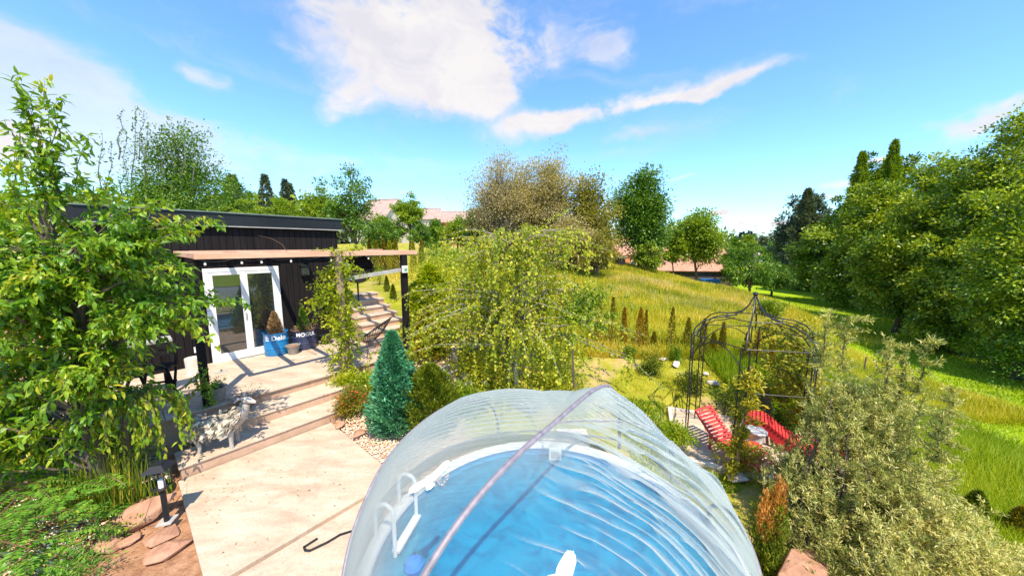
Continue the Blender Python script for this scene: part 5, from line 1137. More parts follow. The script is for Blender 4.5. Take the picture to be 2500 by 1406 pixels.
    # far belts of trees closing the horizon
    def belt(lb, pts, leaf, n, per, ls):
        t = thing('distant_wood', A(*pts[0]), lb, 'wood'); C = []
        for i in range(n):
            k = R.random()*(len(pts)-1); a = int(k); f = k-a; p = Vector(A(*pts[a])).lerp(Vector(A(*pts[a+1])), f); gz = h1(p.x, p.y); C.append((p.x+R.normal(0, 2), p.y+R.normal(0, 3), gz+(p.z-gz)*R.random()**.7))
        C = np.array(C); ci = np.repeat(np.arange(n), per); P = C[ci]+R.normal(0, 1, (n*per, 3))*ls*1.6; D = R.normal(size=(n*per, 3))
        o = leaves('foliage', P, D, ls, .8, M[leaf], t, .45+(R.random(n)[ci]-.5)*.6); t['kind'] = 'stuff'; del t['category']
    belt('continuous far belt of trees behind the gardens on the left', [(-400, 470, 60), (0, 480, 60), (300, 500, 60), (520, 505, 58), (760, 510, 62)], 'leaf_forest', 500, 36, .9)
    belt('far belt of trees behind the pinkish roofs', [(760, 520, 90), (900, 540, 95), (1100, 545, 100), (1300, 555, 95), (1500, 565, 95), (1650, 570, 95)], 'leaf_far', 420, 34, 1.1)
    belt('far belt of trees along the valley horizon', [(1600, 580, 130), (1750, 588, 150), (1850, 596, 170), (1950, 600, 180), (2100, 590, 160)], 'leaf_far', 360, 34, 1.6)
build_background()

def build_forest():
    g = 'trees of the dark forest edge on the right'
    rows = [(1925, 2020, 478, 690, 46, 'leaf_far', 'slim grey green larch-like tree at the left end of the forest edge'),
            (1975, 2110, 520, 730, 38, 'leaf_forest', 'broad olive green tree second from the left end of the forest'),
            (2060, 2160, 390, 720, 36, 'leaf_dark', 'pointed dark conifer-like tree rising left of the twin tops'),
            (2120, 2225, 362, 720, 34, 'leaf_forest', 'pointed light green tree, the taller of the two pointed tops'),
            (2040, 2220, 450, 790, 27, 'leaf_forest', 'broad tree in front of the two pointed ones'),
            (2180, 2340, 385, 820, 26, 'leaf_forest', 'broad yellowish green tree right of the two pointed tops'),
            (2150, 2330, 470, 850, 19, 'leaf_forest', 'dark broad tree overhanging the middle of the lawn shadow'),
            (2280, 2440, 352, 820, 22, 'leaf_forest', 'tall forest tree below the small cloud at the right'),
            (2300, 2480, 470, 900, 15.5, 'leaf_forest', 'lit green forest tree with forked trunk'),
            (2380, 2600, 240, 850, 17, 'leaf_forest', 'tallest forest tree at the right edge of the picture'),
            (2440, 2720, 300, 980, 12, 'leaf_forest', 'nearest dark forest tree cut by the right edge'),
            (2540, 2900, 170, 900, 14, 'leaf_forest', 'forest tree just outside the right edge')]
    for (u0, u1, vt, vb, Y, lf, lb) in rows:
        sh = 32 if Y < 23 else 8; u0 -= sh; u1 -= sh; vb -= 20
        ptree('forest_tree', lb, u0-14, u1+14, vt-12, vb, Y, 400, 85, .0060*Y+.06, lf, cr=(u1-u0)/F*Y*.085, tr=.18, group=g, limbs=22, zb=None, tintvar=.55)
    for i, (u0, u1, vt, vb, Y, lf) in enumerate([(2230, 2300, 385, 640, 40, 'leaf_far'), (2330, 2420, 370, 640, 33, 'leaf_far'), (1990, 2080, 560, 700, 46, 'leaf_dark'), (2500, 2700, 300, 700, 26, 'leaf_dark')]):
        ptree('forest_tree', ['grey green pointed tree top peeping behind the broad yellowish tree', 'grey twiggy tree top peeping left of the tallest tree', 'dark tree filling the gap behind the left forest end', 'dark tree behind the tallest one at the right edge'][i], u0, u1, vt, vb, Y, 200, 60, .24, lf, group=g)
    for u, v, Y, r_, lb in [(2107, 372, 33.5, 2.1, 'pointed dark green conifer top at the left of the forest ridge'), (2186, 345, 32.5, 2.3, 'tallest pointed conifer top on the forest ridge'), (1974, 462, 44, 3.0, 'slim layered conifer at the very left end of the forest')]:
        p = A(u, v, Y); gz = h1(p.x, p.y); conifer('forest_conifer', lb, (p.x, p.y, gz), p.z-gz, r_, 9000, .26 if Y < 40 else .34, 'leaf_forest' if Y < 40 else 'leaf_far', 'tree', g, lambda q: (1-q)**.8*(.72+.28*np.abs(np.sin(q*24))), .35, .9, .4, clump=5)
    # undergrowth along the foot of the forest
    for i, (u, v, Y, r_, h_) in enumerate([(1990, 700, 40, 3, 3), (2060, 730, 31, 3, 3), (2140, 760, 25, 2.6, 2.8), (2210, 790, 21, 2.3, 2.6), (2290, 830, 17.5, 2, 2.4), (2360, 870, 14.6, 1.7, 2.2), (2440, 920, 12.6, 1.5, 2), (2520, 960, 11.2, 1.5, 2)]):
        p = G(u, v, -1.8); p = Vector((p.x+1.2, p.y+.5, 0)); p.z = h1(p.x, p.y)
        shrub('undergrowth_bush', ['far', 'second far', 'third', 'fourth', 'fifth', 'sixth', 'seventh', 'nearest'][i]+' dark bush along the foot of the forest counted from the valley end', p, r_, h_, 5200, .006*Y+.03, 'leaf_dark', 'shrub', group='bushes along the foot of the forest', clumps=60, stems=14)
build_forest()

def build_cherry():
    # foreground tree with long drooping leaves, left side
    base = Vector((-5.15, 3.85, -.03)); t = thing('cherry_tree', base, 'large cherry tree with long glossy drooping leaves filling the left foreground', 'tree')
    lobes = [(-5.35, 3.65, 2.3, .85, .75, 1.05), (-5.02, 3.6, 3.8, .33, .35, .72), (-4.55, 3.85, 3.25, .60, .5, .5), (-4.22, 4.0, 2.42, .48, .4, .24), (-5.65, 3.55, 1.3, .6, .5, .7), (-5.95, 3.5, 3.0, .5, .5, .6), (-4.9, 3.7, 2.75, .65, .55, .55), (-4.9, 3.7, 1.9, .4, .4, .35)]
    tm = MB(); trunk = curve(base-Vector((0, 0, .1)), (-5.0, 3.65, 4.3), 0, 9, .015); tm.tube(trunk, [.085*(1-.88*i/8) for i in range(9)], 10); tm.build('trunk', M['bark'], t, True)
    C, d = ell_pts(lobes, 205, .42); paths = []; lm = MB()
    for i in range(205):
        k = np.clip((C[i, 2]-.4)/4.6, .1, .97)*8; a = int(k); p = trunk[a]+(trunk[min(a+1, 8)]-trunk[a])*(k-a)
        out = unit(np.array([C[i, 0]-base.x, C[i, 1]-base.y, .25])[None])[0]
        q = C[i]; c = curve(p, q, .10, 6, .03); lm.tube(c, [.022, .017, .012, .009, .006, .003], 5, False)
        tipd = out*R.uniform(.15, .4)+R.normal(0, .12, 3); tipd[2] -= .10
        end = curve(c[-2], q+tipd, .12, 5, .03); paths.append(np.concatenate([c[3:5], end]))
        for _ in range(2):
            a_ = c[3]; b_ = a_+(q-a_)*.8+R.normal(0, .22, 3); paths.append(curve(a_, b_, .1, 5, .04))
    for (u, v) in [(42, 180), (110, 190), (150, 235), (185, 320), (10, 290), (60, 250), (215, 330), (85, 215)]:
        paths.append(curve((-5.0+R.normal(0, .15), 3.65, 3.9), A(u, v, 3.55), .0, 7, .02))
    for (u, v) in [(500, 735), (480, 700), (495, 760), (440, 655), (470, 730), (455, 700)]:
        paths.append(curve((-4.5, 3.95, 2.55), A(u, v, 4.15), .08, 6, .02))
    lm.build('limb', M['bark'], t, True)['kind'] = 'stuff'
    paths_plant(t, paths, 88, .092, .34, 'leaf_cherry', 'bark', .006, .8, 'long', .024, .44, 'crown', .8)
    # small weeping tree in front of it
    base = G(305, 1165, 0); base.z = -.03; t = thing('weeping_tree', base, 'small weeping tree with hanging leafy shoots in front of the large cherry tree', 'tree')
    top = Vector((-4.88, 3.95, 1.22)); MB().tube(curve(base-Vector((0, 0, .1)), top, 0, 5, .02), [.045, .04, .035, .03, .02], 8).build('trunk', M['bark'], t, True)
    paths = []
    for i in range(46):
        a = R.random()*6.28; r_ = R.uniform(.15, .52); e = top+Vector((math.cos(a)*r_, math.sin(a)*r_, R.uniform(-.1, .12))); l = R.uniform(.25, .75)
        c = np.array([top, top.lerp(e, .5)+Vector((0, 0, .12)), e, e+Vector((math.cos(a)*.07, math.sin(a)*.07, -l*.5)), e+Vector((math.cos(a)*.09, math.sin(a)*.09, -l))]); paths.append(c)
    paths_plant(t, paths, 42, .085, .32, 'leaf_cherry', 'bark', .005, 1.2, 'long', .015, .6, 'crown', .5)
build_cherry()

def build_birch():
    base = Vector((.10, 7.1, .08)); t = thing('weeping_birch', base, 'weeping birch with white trunk and curtains of small yellow green leaves in the middle', 'tree')
    tr = MB(); ax = curve(base-Vector((0, 0, .2)), (-.05, 7.1, 3.3), 0, 8, .012); tr.tube(ax, [.055, .052, .047, .042, .035, .027, .018, .008], 10); f2 = curve(ax[2], (.35, 7.0, 2.3), 0, 5, .02); tr.tube(f2, [.03, .026, .02, .012, .006], 8); tr.build('trunk', M['birch_bark'], t, True)
    paths = []; main = MB()
    for i in range(210):
        k = R.uniform(1.8, 6.9); a = int(k); p = ax[a]+(ax[a+1]-ax[a])*(k-a); an = R.random()*6.28; q = k/7
        r_ = R.uniform(.25, 1.0)*(2.8 if math.cos(an) < .2 else 3.0)*(1.12-.5*q)*R.uniform(.7, 1.15); e = p+np.array([math.cos(an)*r_*1.08, math.sin(an)*r_*.8, R.uniform(.05, .55)*(1.2-q*.4)])
        e[2] = min(e[2], 3.62)-.20*max(0, r_-1.4)**1.5
        c = curve(p, e, .16, 6, .02); main.tube(c, [.018, .014, .011, .008, .005, .003], 4, False); paths.append(c[2:])
        for j in range(3):
            s0 = c[R.integers(2, 6)]; l = R.uniform(.25, .95)*(1 if R.random() < .85 else 1.9); l = min(l, s0[2]-.35); 
            if l < .15: continue
            w = R.normal(0, .17, 2); paths.append(np.array([s0, s0+[w[0]*.5, w[1]*.5, .03], s0+[w[0], w[1], -l*.4], s0+[w[0]*1.1, w[1]*1.1, -l]]))
    for (u, v) in [(1395, 505), (1340, 545), (1420, 560), (1460, 620), (1300, 560), (1200, 560), (1120, 590)]: paths.append(curve(ax[6], A(u, v, 6.6), .08, 6, .02))
    main.build('limb', M['bark_grey'], t)['kind'] = 'stuff'
    paths_plant(t, paths, 46, .056, .8, 'leaf_birch', 'bark', .003, .8, 'diamond', .02, .45, 'crown', .8)
    # peach-like branch with narrow leaves to the right
    p = A(1405, 905, 6.3); b = Vector((p.x, p.y, h1(p.x, p.y))); t = thing('peach_tree', b, 'young peach tree with arching narrow-leaved branches at the right of the birch', 'tree')
    top = A(1395, 780, b.y); MB().tube([b, b.lerp(top, .5), top], [.03, .022, .015], 6).build('trunk', M['bark'], t)
    paths = [curve(top, A(u, v, b.y+dy), .08, 6, .02) for u, v, dy in [(1498, 698, 0), (1440, 690, .1), (1500, 765, -.1), (1462, 740, .1), (1425, 720, 0), (1410, 690, .2), (1380, 720, -.2), (1440, 790, 0), (1480, 800, .1), (1370, 760, 0), (1455, 700, .3), (1400, 830, -.2), (1475, 720, 0)]]
    paths_plant(t, paths, 110, .12, .27, 'leaf_bright', 'bark', .006, .7, 'long', .01, .5, 'crown', .55)
build_birch()

def build_garden_plants():
    # columnar conifers in front
    conifer('blue_cypress', 'dense blue green columnar cypress beside the gravel', (-2.02, 5.38, -.02), 1.74, .38, 17000, .085, 'conifer_blue', 'tree', None, lambda q: np.minimum(1, (1-q)*1.35)**.72*np.minimum(1, .75+q*1.6), .8, .8, .28, clump=5)
    conifer('golden_thuja', 'squat yellow green thuja between the blue green cypress and the pool', (-1.42, 5.45, -.02), 1.15, .42, 15000, .06, 'thuja_green', 'tree', None, lambda q: np.minimum(1, (1-q)*2.2)**.5*np.minimum(1, .8+q), .9, .6, .3, clump=7)
    conifer('golden_cypress', 'feathery yellow green cypress right of the black pergola post', (-2.25, 8.9, .5), 2.15, .80, 13000, .12, 'vine', 'tree', None, lambda q: (1-q)**.6*np.minimum(1, .8+q), .15, 1, .35, clump=4)
    conifer('golden_cypress', 'low golden cypress at the foot of the tall feathery one', (-2.1, 8.1, .4), 1.25, .5, 7000, .10, 'thuja_yellow', 'tree', None, lambda q: (1-q)**.6*np.minimum(1, .8+q), .15, 1, .35, clump=4)
    b = G(862, 1015, .0); shrub('barberry_bush', 'round bush with small red flowers left of the blue green cypress', (b.x, b.y, 0), .30, .58, 5200, .035, 'redleaf', 'shrub', clumps=60)
    n = 26; t = thing('red_flowers', (b.x, b.y, .4), 'scatter of red blossoms on the round bush by the steps', 'flowers'); P = np.array([(b.x+R.normal(0, .16), b.y-.12+R.normal(0, .1), .42+R.normal(0, .1)) for _ in range(n)])
    m = MB(); [m.lathe(tuple(p), [(0, -.012), (.018, 0), (0, .012)], 6) for p in P]; m.build('blossom', M['red'], t)['kind'] = 'stuff'
    shrub('ground_cover', 'bright leafy creeper between the golden thuja and the concrete path slab', (-1.0, 6.2, .0), .42, .35, 4200, .06, 'leaf_bright', 'plant', clumps=50)
    shrub('ground_cover', 'dark leafy mound below the right side of the birch', (.9, 6.9, .0), .7, .5, 4200, .06, 'leaf_birch', 'plant', clumps=60)
    shrub('ground_cover', 'leafy mound under the left side of the birch', (-.6, 7.3, .15), .7, .6, 4200, .06, 'leaf_birch', 'plant', clumps=60)
    shrub('small_shrub', 'dark small shrub at the edge of the boulder heap under the birch', (-2.35, 8.2, .35), .3, .45, 2500, .05, 'leaf_dark', 'shrub')
    shrub('small_shrub', 'yellowish small shrub left of the boulder heap', (-2.5, 7.2, .2), .35, .5, 2500, .05, 'thuja_green', 'shrub')
    # climber on the pale post
    a = HP(1.76, 2.88, 0); t = thing('climbing_vine', (a.x, a.y, .1), 'yellow green climbing vine wound round the pale pergola post', 'vine')
    paths = []
    for k in range(4):
        ph = k*1.57; paths.append(np.array([(a.x+.11*math.cos(ph+z*3.1), a.y+.11*math.sin(ph+z*3.1), z) for z in np.linspace(.1, 3.02, 26)]))
    for i in range(120):
        z = R.uniform(.7, 2.98); an = R.random()*6.28; l = R.uniform(.12, .5)*(1.1 if z > 1.2 else .7); s_ = (a.x+.1*math.cos(an), a.y+.1*math.sin(an), z)
        if z < .9 and R.random() < .5: continue
        paths.append(curve(s_, (a.x+l*math.cos(an)*1.1-.05, a.y+l*math.sin(an), z+R.normal(0, .18)-l*.25), .15, 5, .06))
    for i in range(10): paths.append(curve((a.x, a.y, 3.0), HP(1.76+R.uniform(-.7, .6), 2.88+R.normal(0, .1), 3.08+R.random()*.08), .05, 5, .03))
    for (u, v) in [(735, 745), (748, 735), (762, 690), (752, 700), (770, 760), (745, 760)]: paths.append(curve((a.x-.1, a.y, 2.0+R.normal(0, .2)), A(u, v, a.y-.25), .1, 6, .04))
    paths_plant(t, paths, 85, .075, .5, 'vine', 'dead', .006, .25, 'diamond', .035, .42, 'foliage', 1.0)
    shrub('climber_base', 'low yellow green growth at the foot of the pale pergola post', (a.x+.2, a.y-.25, .0), .32, .55, 2600, .055, 'vine', 'plant')
    shrub('side_plant', 'sprawling green plants right of the pale post by the shell chair', (a.x+.75, a.y-.3, .0), .38, .5, 2400, .06, 'leaf_forest', 'plant')
    # plant on the left black post
    a2 = HP(-.45, 2.7, 0); t = thing('climbing_vine', (a2.x, a2.y, .5), 'thin leafy climber on the left black pergola post', 'vine')
    paths = [curve((a2.x+.05, a2.y-.05, .5), (a2.x+.1, a2.y-.1, 1.3), 0, 5, .03)]+[curve((a2.x+.05, a2.y-.08, z), (a2.x+R.normal(.05, .12), a2.y-.12, z-.15), .2, 4, .05) for z in R.uniform(.7, 1.3, 14)]
    paths_plant(t, paths, 60, .075, .35, 'leaf_cherry', 'bark', .005, .8, 'long', .02)
    # row of small thujas along the meadow
    row = [(1467, 735, 822), (1493, 742, 832), (1522, 757, 850), (1556, 764, 852), (1575, 766, 858), (1640, 768, 862), (1684, 785, 872), (1713, 792, 870), (1740, 812, 878), (1772, 795, 868), (1814, 812, 868), (1846, 822, 885), (1872, 832, 890), (1898, 845, 902), (1600, 812, 860), (1925, 850, 905)]
    for i, (u, vt, vb) in enumerate(row):
        Y = float(np.interp(u, [1467, 1900], [9.3, 8.3])); p = A(u, vb, Y); z = h1(p.x, p.y); top = A(u, vt, Y).z; h = max(.35, top-z)
        ords = ['first', 'second', 'third', 'fourth', 'fifth', 'sixth', 'seventh', 'eighth', 'ninth', 'tenth', 'eleventh', 'twelfth', 'thirteenth', 'fourteenth', 'short', 'last']
        conifer('small_thuja', ords[i]+' small orange tinged thuja of the row along the meadow edge, from the left' if i < 14 else ('very short thuja in the gap of the row along the meadow' if i == 14 else 'rightmost thuja of the row, half behind the arbor'), (p.x+R.normal(0, .03), p.y+R.normal(0, .1), z-.02), h*R.uniform(.95, 1.2), .125*h**.5*(1 if i != 4 else .7)*R.uniform(.8, 1.2), int(R.integers(900, 2200)), .055, ['thuja', 'thuja_orange', 'thuja_orange', 'thuja', 'thuja'][int(R.integers(0, 5))], 'shrub', 'row of small thujas along the meadow', lambda q: np.minimum(1, (1-q)*1.5)**.8, .9, .45, .4, tintz=.1)
    for i, (u, v, r_, h_, lf, lb) in enumerate([(1588, 925, .30, .62, 'thuja_green', 'rounded green yellow conifer on the lawn left of the arbor'), (1690, 952, .28, .45, 'thuja_green', 'low dark green conifer on the lawn just left of the arbor posts'), (1530, 900, .22, .3, 'leaf_apple', 'small grey green herb mound on the lawn right of the birch'), (1640, 900, .22, .3, 'leaf_apple', 'feathery herb clump between the two lawn conifers'),
            (1650, 1045, .3, .3, 'grass_lush', 'lush green weeds beside the left edge of the paving'), (1810, 985, .5, .55, 'thuja_green', 'dark leafy shrub at the back of the paving left of the obelisk'), (1925, 1005, .3, .4, 'leaf_apple', 'twiggy shrub around the foot of the brown obelisk'), (1940, 960, .45, .9, 'thuja_yellow', 'yellow shrub behind the right arbor posts')]):
        p = G(u, v, -.15); shrub('garden_shrub', lb, (p.x, p.y, h1(p.x, p.y)-.02), r_, h_, 2600, .05, lf, 'shrub', group='shrubs on the lower lawn', wid=.4)
    # yellow conifer in front of the loungers
    b = Vector((3.70, 5.02, -.58)); t = thing('yellow_cedar', b, 'tall thin yellow conifer with bare orange stem rising in front of the red loungers', 'tree')
    MB().tube(curve(b, (3.78, 5.02, 1.32), 0, 7, .01), [.035, .032, .028, .022, .016, .01, .004], 7).build('trunk', M['pergola'], t, True)
    paths = []
    for i in range(95):
        z = R.random()**1.1; an = R.random()*6.28; l = (.40 if z < .30 else .34)*(1.05-z*.55)*R.uniform(.5, 1.1)*(1.0 if z < .25 else (.40 if z < .48 else .95)); s_ = (b.x+.08*z, b.y, b.z+.1+z*1.8)
        paths.append(curve(s_, (s_[0]+l*math.cos(an), s_[1]+l*math.sin(an), s_[2]+l*.25-.05), -.05, 5, .05))
    paths_plant(t, paths, 170, .075, .3, 'thuja_yellow', 'dead', .005, .1, 'diamond', .03, .5, 'crown', .8)
    # vine over the right side of the arbor
    t = thing('arbor_vine', (5.5, 6.0, -.5), 'yellow green creeper covering the right posts of the iron arbor', 'vine'); paths = []
    for k in range(170):
        an = rad(R.uniform(-12, 50)); z = R.uniform(.3, 2.15); c_ = np.array((4.40+1.06*math.cos(an), 5.8+1.06*math.sin(an), -.5+z)); paths.append(curve(c_, c_+R.normal(0, .2, 3), .1, 5, .05))
    paths_plant(t, paths, 80, .07, .6, 'thuja_yellow', 'dead', .005, .3, 'diamond', .04, .35, 'foliage', 1)
    # orange juniper at the pool's right
    b = Vector((2.95, 3.42, -.65)); t = thing('orange_juniper', b, 'columnar juniper with orange scorched top at the right side of the pool', 'tree'); paths = []; pg = []
    for i in range(60):
        an = R.random()*6.28; r_ = R.uniform(.02, .16); h_ = R.uniform(.5, 1.15) if r_ < .1 else R.uniform(.4, .9); s_ = Vector((b.x+r_*.4*math.cos(an), b.y+r_*.4*math.sin(an), b.z)); e = Vector((b.x+.03+r_*1.1*math.cos(an), b.y+r_*1.1*math.sin(an), b.z+h_)); pg.append(curve(s_, e, 0, 6, .02))
    for (dx, h_) in [(.05, 1.28), (.09, 1.22), (.0, 1.15), (-.10, 1.12), (-.13, 1.02), (-.17, .85), (.10, 1.0), (.03, 1.2), (.07, 1.1), (.11, .9), (.02, 1.0), (-.05, 1.0)]: paths.append(curve((b.x+dx*.3, b.y-.02, b.z+.45), (b.x+dx, b.y-.05, b.z+h_), 0, 6, .03))
    paths_plant(t, pg, 230, .05, .25, 'thuja_green', 'bark', .005, -.7, 'diamond', .022, .5, 'crown', .45)
    o = paths_plant(t, paths, 420, .05, .22, 'juniper_orange', 'bark', .005, -.7, 'diamond', .016, .5, 'scorched_shoots', .4)
    # sea buckthorn mass on the right
    spec = [('large silvery green sea buckthorn bush filling the lower right', 'b', [(3.95, 3.85, .62, .36, .3, .36), (4.35, 4.0, .90, .42, .35, .36), (4.75, 4.1, .72, .42, .35, .36), (4.05, 4.0, 1.05, .26, .25, .36), (4.65, 4.15, 1.12, .30, .25, .26), (5.0, 4.2, .90, .30, .28, .28), (4.3, 3.7, .25, .45, .35, .3), (5.1, 4.25, .42, .42, .4, .34), (4.75, 3.7, .10, .45, .35, .3), (5.3, 4.0, .05, .4, .4, .3)], 370, 62),
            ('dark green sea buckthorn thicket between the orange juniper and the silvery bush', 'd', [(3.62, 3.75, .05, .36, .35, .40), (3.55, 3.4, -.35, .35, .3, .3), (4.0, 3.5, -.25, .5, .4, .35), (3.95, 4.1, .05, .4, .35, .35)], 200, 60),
            ('pale sea buckthorn bush in the bottom right corner', 'b', [(4.15, 3.0, .02, .36, .3, .28), (4.6, 3.15, .12, .36, .3, .28), (3.8, 2.8, -.15, .34, .28, .25), (4.9, 2.9, -.12, .42, .4, .25), (4.4, 2.6, -.1, .4, .3, .25), (5.2, 3.1, -.25, .4, .35, .2)], 230, 64),
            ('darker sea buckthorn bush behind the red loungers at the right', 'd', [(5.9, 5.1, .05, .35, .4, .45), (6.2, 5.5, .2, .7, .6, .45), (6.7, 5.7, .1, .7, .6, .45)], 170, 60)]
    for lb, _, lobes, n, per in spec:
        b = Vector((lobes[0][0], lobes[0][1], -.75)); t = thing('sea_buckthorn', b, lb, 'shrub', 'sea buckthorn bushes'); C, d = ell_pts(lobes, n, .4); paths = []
        for i in range(n):
            p = C[i]; dd = np.array([R.normal(0, .3), R.normal(0, .3), 1.0]); l = R.uniform(.10, .28); paths.append(curve(p-dd*l*.5, p+dd*l, 0, 4, .08))
            for _ in range(2): q = p+R.normal(0, .1, 3); paths.append(curve(q, q+R.normal(0, .1, 3)+[0, 0, .1], 0, 3, .08))
        lm = MB()
        for i in R.permutation(n)[:50]: lm.tube(curve((b.x+R.normal(0, .15), b.y+R.normal(0, .15), -.8), C[i], .06, 5, .05), [.022, .018, .013, .008, .003], 5, False)
        if 'large' in lb:
            for (u, v, Y) in [(2020, 775, 3.9), (2075, 785, 3.9), (2172, 843, 3.8), (2265, 838, 3.75), (2210, 855, 3.8), (2330, 960, 3.6), (2300, 1000, 3.5)]:
                e = np.array(A(u, v, Y)); s_ = e-np.array([R.normal(0, .05), 0, .62]); c = curve(s_, e, 0, 6, .01); paths.append(c)
                for j in range(46): q = c[R.integers(0, 6)]; paths.append(curve(q, q+np.array([R.normal(0, .075), R.normal(0, .075), R.uniform(.0, .10)]), 0, 3, .05))
                lm.tube(c, [.012, .01, .008, .006, .004, .002], 5, False)
        lm.build('limb', M['bark'], t, True)['kind'] = 'stuff'
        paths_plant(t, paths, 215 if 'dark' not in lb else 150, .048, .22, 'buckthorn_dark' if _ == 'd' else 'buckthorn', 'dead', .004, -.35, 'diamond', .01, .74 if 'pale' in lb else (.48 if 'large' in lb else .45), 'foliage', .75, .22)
    for u, v, lb in [(2372, 1290, 'small dark and yellow conifer in the grass right of the sea buckthorn'), (2480, 1330, 'small orange conifer at the bottom right edge of the grass')]:
        p = G(u, v, -.85); conifer('dwarf_conifer', lb, (p.x, p.y, h1(p.x, p.y)), .42, .16, 2200, .05, 'thuja' if 'orange' in lb else 'thuja_green', 'shrub', 'dwarf conifers in the lush grass')
    p = A(1878, 745, 16); shrub('lawn_bush', 'round green bush beyond the arbor finial at the lawn edge', (p.x, p.y, h1(p.x, p.y)), .55, 1.0, 4000, .09, 'leaf_forest', 'shrub')
    # hedge of slim columnar thujas beyond the stairs
    for i, u in enumerate([905, 921, 938, 953, 968, 1010, 1030]):
        p = A(u, 650, 18.0); z = h1(p.x, p.y); conifer('hedge_thuja', ['first', 'second', 'third', 'fourth', 'fifth', 'sixth', 'seventh'][i]+' slim thuja of the hedge seen under the pergola beyond the lawn', (p.x, p.y, z), A(u, 598+4*(i % 2), 18).z-z+.25, .20, 1500, .10, 'thuja_yellow' if i % 2 else 'thuja', 'shrub', 'slim thuja hedge beyond the upper lawn')
    for u, v, Y, lb, h_ in [(946, 735, 12.2, 'tiny pointed thuja right of the stair top', .55), (962, 760, 11.2, 'tiny pointed thuja right of the middle of the stairs', .5)]:
        p = A(u, v, Y); conifer('tiny_thuja', lb, (p.x, p.y, h1(p.x, p.y)-.02), h_, .12, 1500, .05, 'thuja_green', 'shrub', 'tiny thujas beside the stairs')
    p = A(925, 690, 13.5); shrub('sapling', 'thin light green sapling on the upper lawn seen over the stairs', (p.x, p.y, h1(p.x, p.y)), .25, .8, 500, .06, 'leaf_bright', 'plant')
    # shrubs filling the slope between stairs, birch and meadow
    for i, (x, y, r_, h_, lf) in enumerate([(-2.6, 12, 1.0, 1.4, 'leaf_birch'), (-1.2, 11, .9, 1.2, 'thuja_green'), (.6, 11.5, 1.0, 1.2, 'leaf_birch'), (-1.8, 15, 1.3, 1.6, 'leaf_bright'), (1.0, 15.5, 1.2, 1.3, 'leaf_olive'), (-3.6, 17, 1.3, 1.4, 'leaf_bright'), (2.4, 12, .7, .7, 'leaf_olive')]):
        shrub('slope_bush', ['birch-green bush behind the golden cypress', 'yellowish bush behind the weeping birch crown, left part', 'loose bush right behind the birch trunk', 'bright bush up the slope left of the birch top', 'olive bush up the slope behind the birch top', 'bright bush by the hedge beyond the stairs', 'low olive bush at the start of the meadow'][i], (x, y, h1(x, y)), r_, h_, 5200, .085, lf, 'shrub', group='bushes on the slope behind the birch', clumps=70)
build_garden_plants()

def build_left_corner():
    # pinnate-leaved sumac-like shrub, bottom left
    b = Vector((-4.7, 3.05, 0)); t = thing('pinnate_shrub', b, 'bright green shrub with feathery pinnate fronds in the bottom left corner', 'shrub')
    P = []; D = []; m = MB()
    for i in range(110):
        s_ = np.array([R.uniform(-5.7, -4.4), R.uniform(2.75, 3.5), R.uniform(.1, .62)]); 
        if s_[0] > -4.5: s_[1] = R.uniform(2.7, 3.1); s_[2] = R.uniform(.05, .3)
        an = R.normal(-.6, 1.3); l = R.uniform(.18, .34); dr = np.array([math.cos(an), math.sin(an), R.uniform(-.1, .35)]); n = 13; k = np.linspace(0, 1, n)[:, None]; c = s_+dr*l*k; c[:, 2] -= (k[:, 0]**2)*l*.45
        m.tube(c[::3], .0025, 3, False); sd = np.cross(dr, (0, 0, 1)); sd /= np.linalg.norm(sd)
        for sg in (-1, 1):
            P.append(c[2:]); D.append(np.tile(sd*sg+dr*.35-np.array([0, 0, .2]), (n-2, 1)))
    m.build('stem', M['dead'], t)['kind'] = 'stuff'; P = np.concatenate(P); D = np.concatenate(D)
    leaves('foliage', P, D, .07, .32, M['sumac'], t, .5+R.normal(0, .2, len(P)), .25, 'diamond')
    # reeds
    b = G(215, 1180, 0); t = thing('reeds', (b.x, b.y, 0), 'thin upright yellow green reeds growing at the pond behind the pinnate shrub', 'plant'); n = 420
    x = R.normal(-4.98, .26, n); y = R.normal(3.72, .12, n); P = np.stack([x, y, np.zeros(n)], 1); D = np.stack([R.normal(0, .1, n), R.normal(0, .1, n), np.ones(n)], 1); leaves('blade', P, D, .62, .022, M['reed'], t, None, .3, 'tri')
    for lb, c, r_, h_, lf, n in [('broad leafy shrub at the left edge below the cherry tree', (-6.3, 3.5, 0), .5, 1.1, 'leaf_cherry', 1600), ('leafy shrub under the cherry tree by the reeds', (-5.6, 4.1, 0), .55, .9, 'leaf_bright', 2600), ('dark leafy plant in the bottom left edge', (-5.9, 3.0, 0), .35, .5, 'sumac', 1300), ('low leafy plant along the bottom of the rocks', (-4.2, 2.75, 0), .3, .22, 'sumac', 900),
            ('little green sprout in the dark soil left of the steps', (-5.0, 4.9, 0), .1, .14, 'leaf_bright', 120), ('small tufted weed at the foot of the lamp rocks', (-4.35, 3.35, .02), .12, .12, 'leaf_forest', 150)]:
        shrub('border_plant', lb, c, r_, h_, n, .07 if h_ > .3 else .035, lf, 'plant', shape='long' if 'cherry' in lf else 'diamond', wid=.38)
    t = thing('bare_branches', (-5.3, 2.9, .3), 'tangle of bare pale branches in the bottom left corner', 'branches'); m = MB()
    for i in range(12): a = np.array([R.uniform(-5.6, -4.9), R.uniform(2.7, 3.1), R.uniform(.1, .4)]); m.tube(curve(a, a+np.array([R.normal(.3, .4), R.normal(0, .2), R.normal(.12, .12)]), .15, 6, .06), [.012, .01, .008, .006, .004, .002], 5, False)
    m.build('branch', M['dead'], t, True)['kind'] = 'stuff'
build_left_corner()

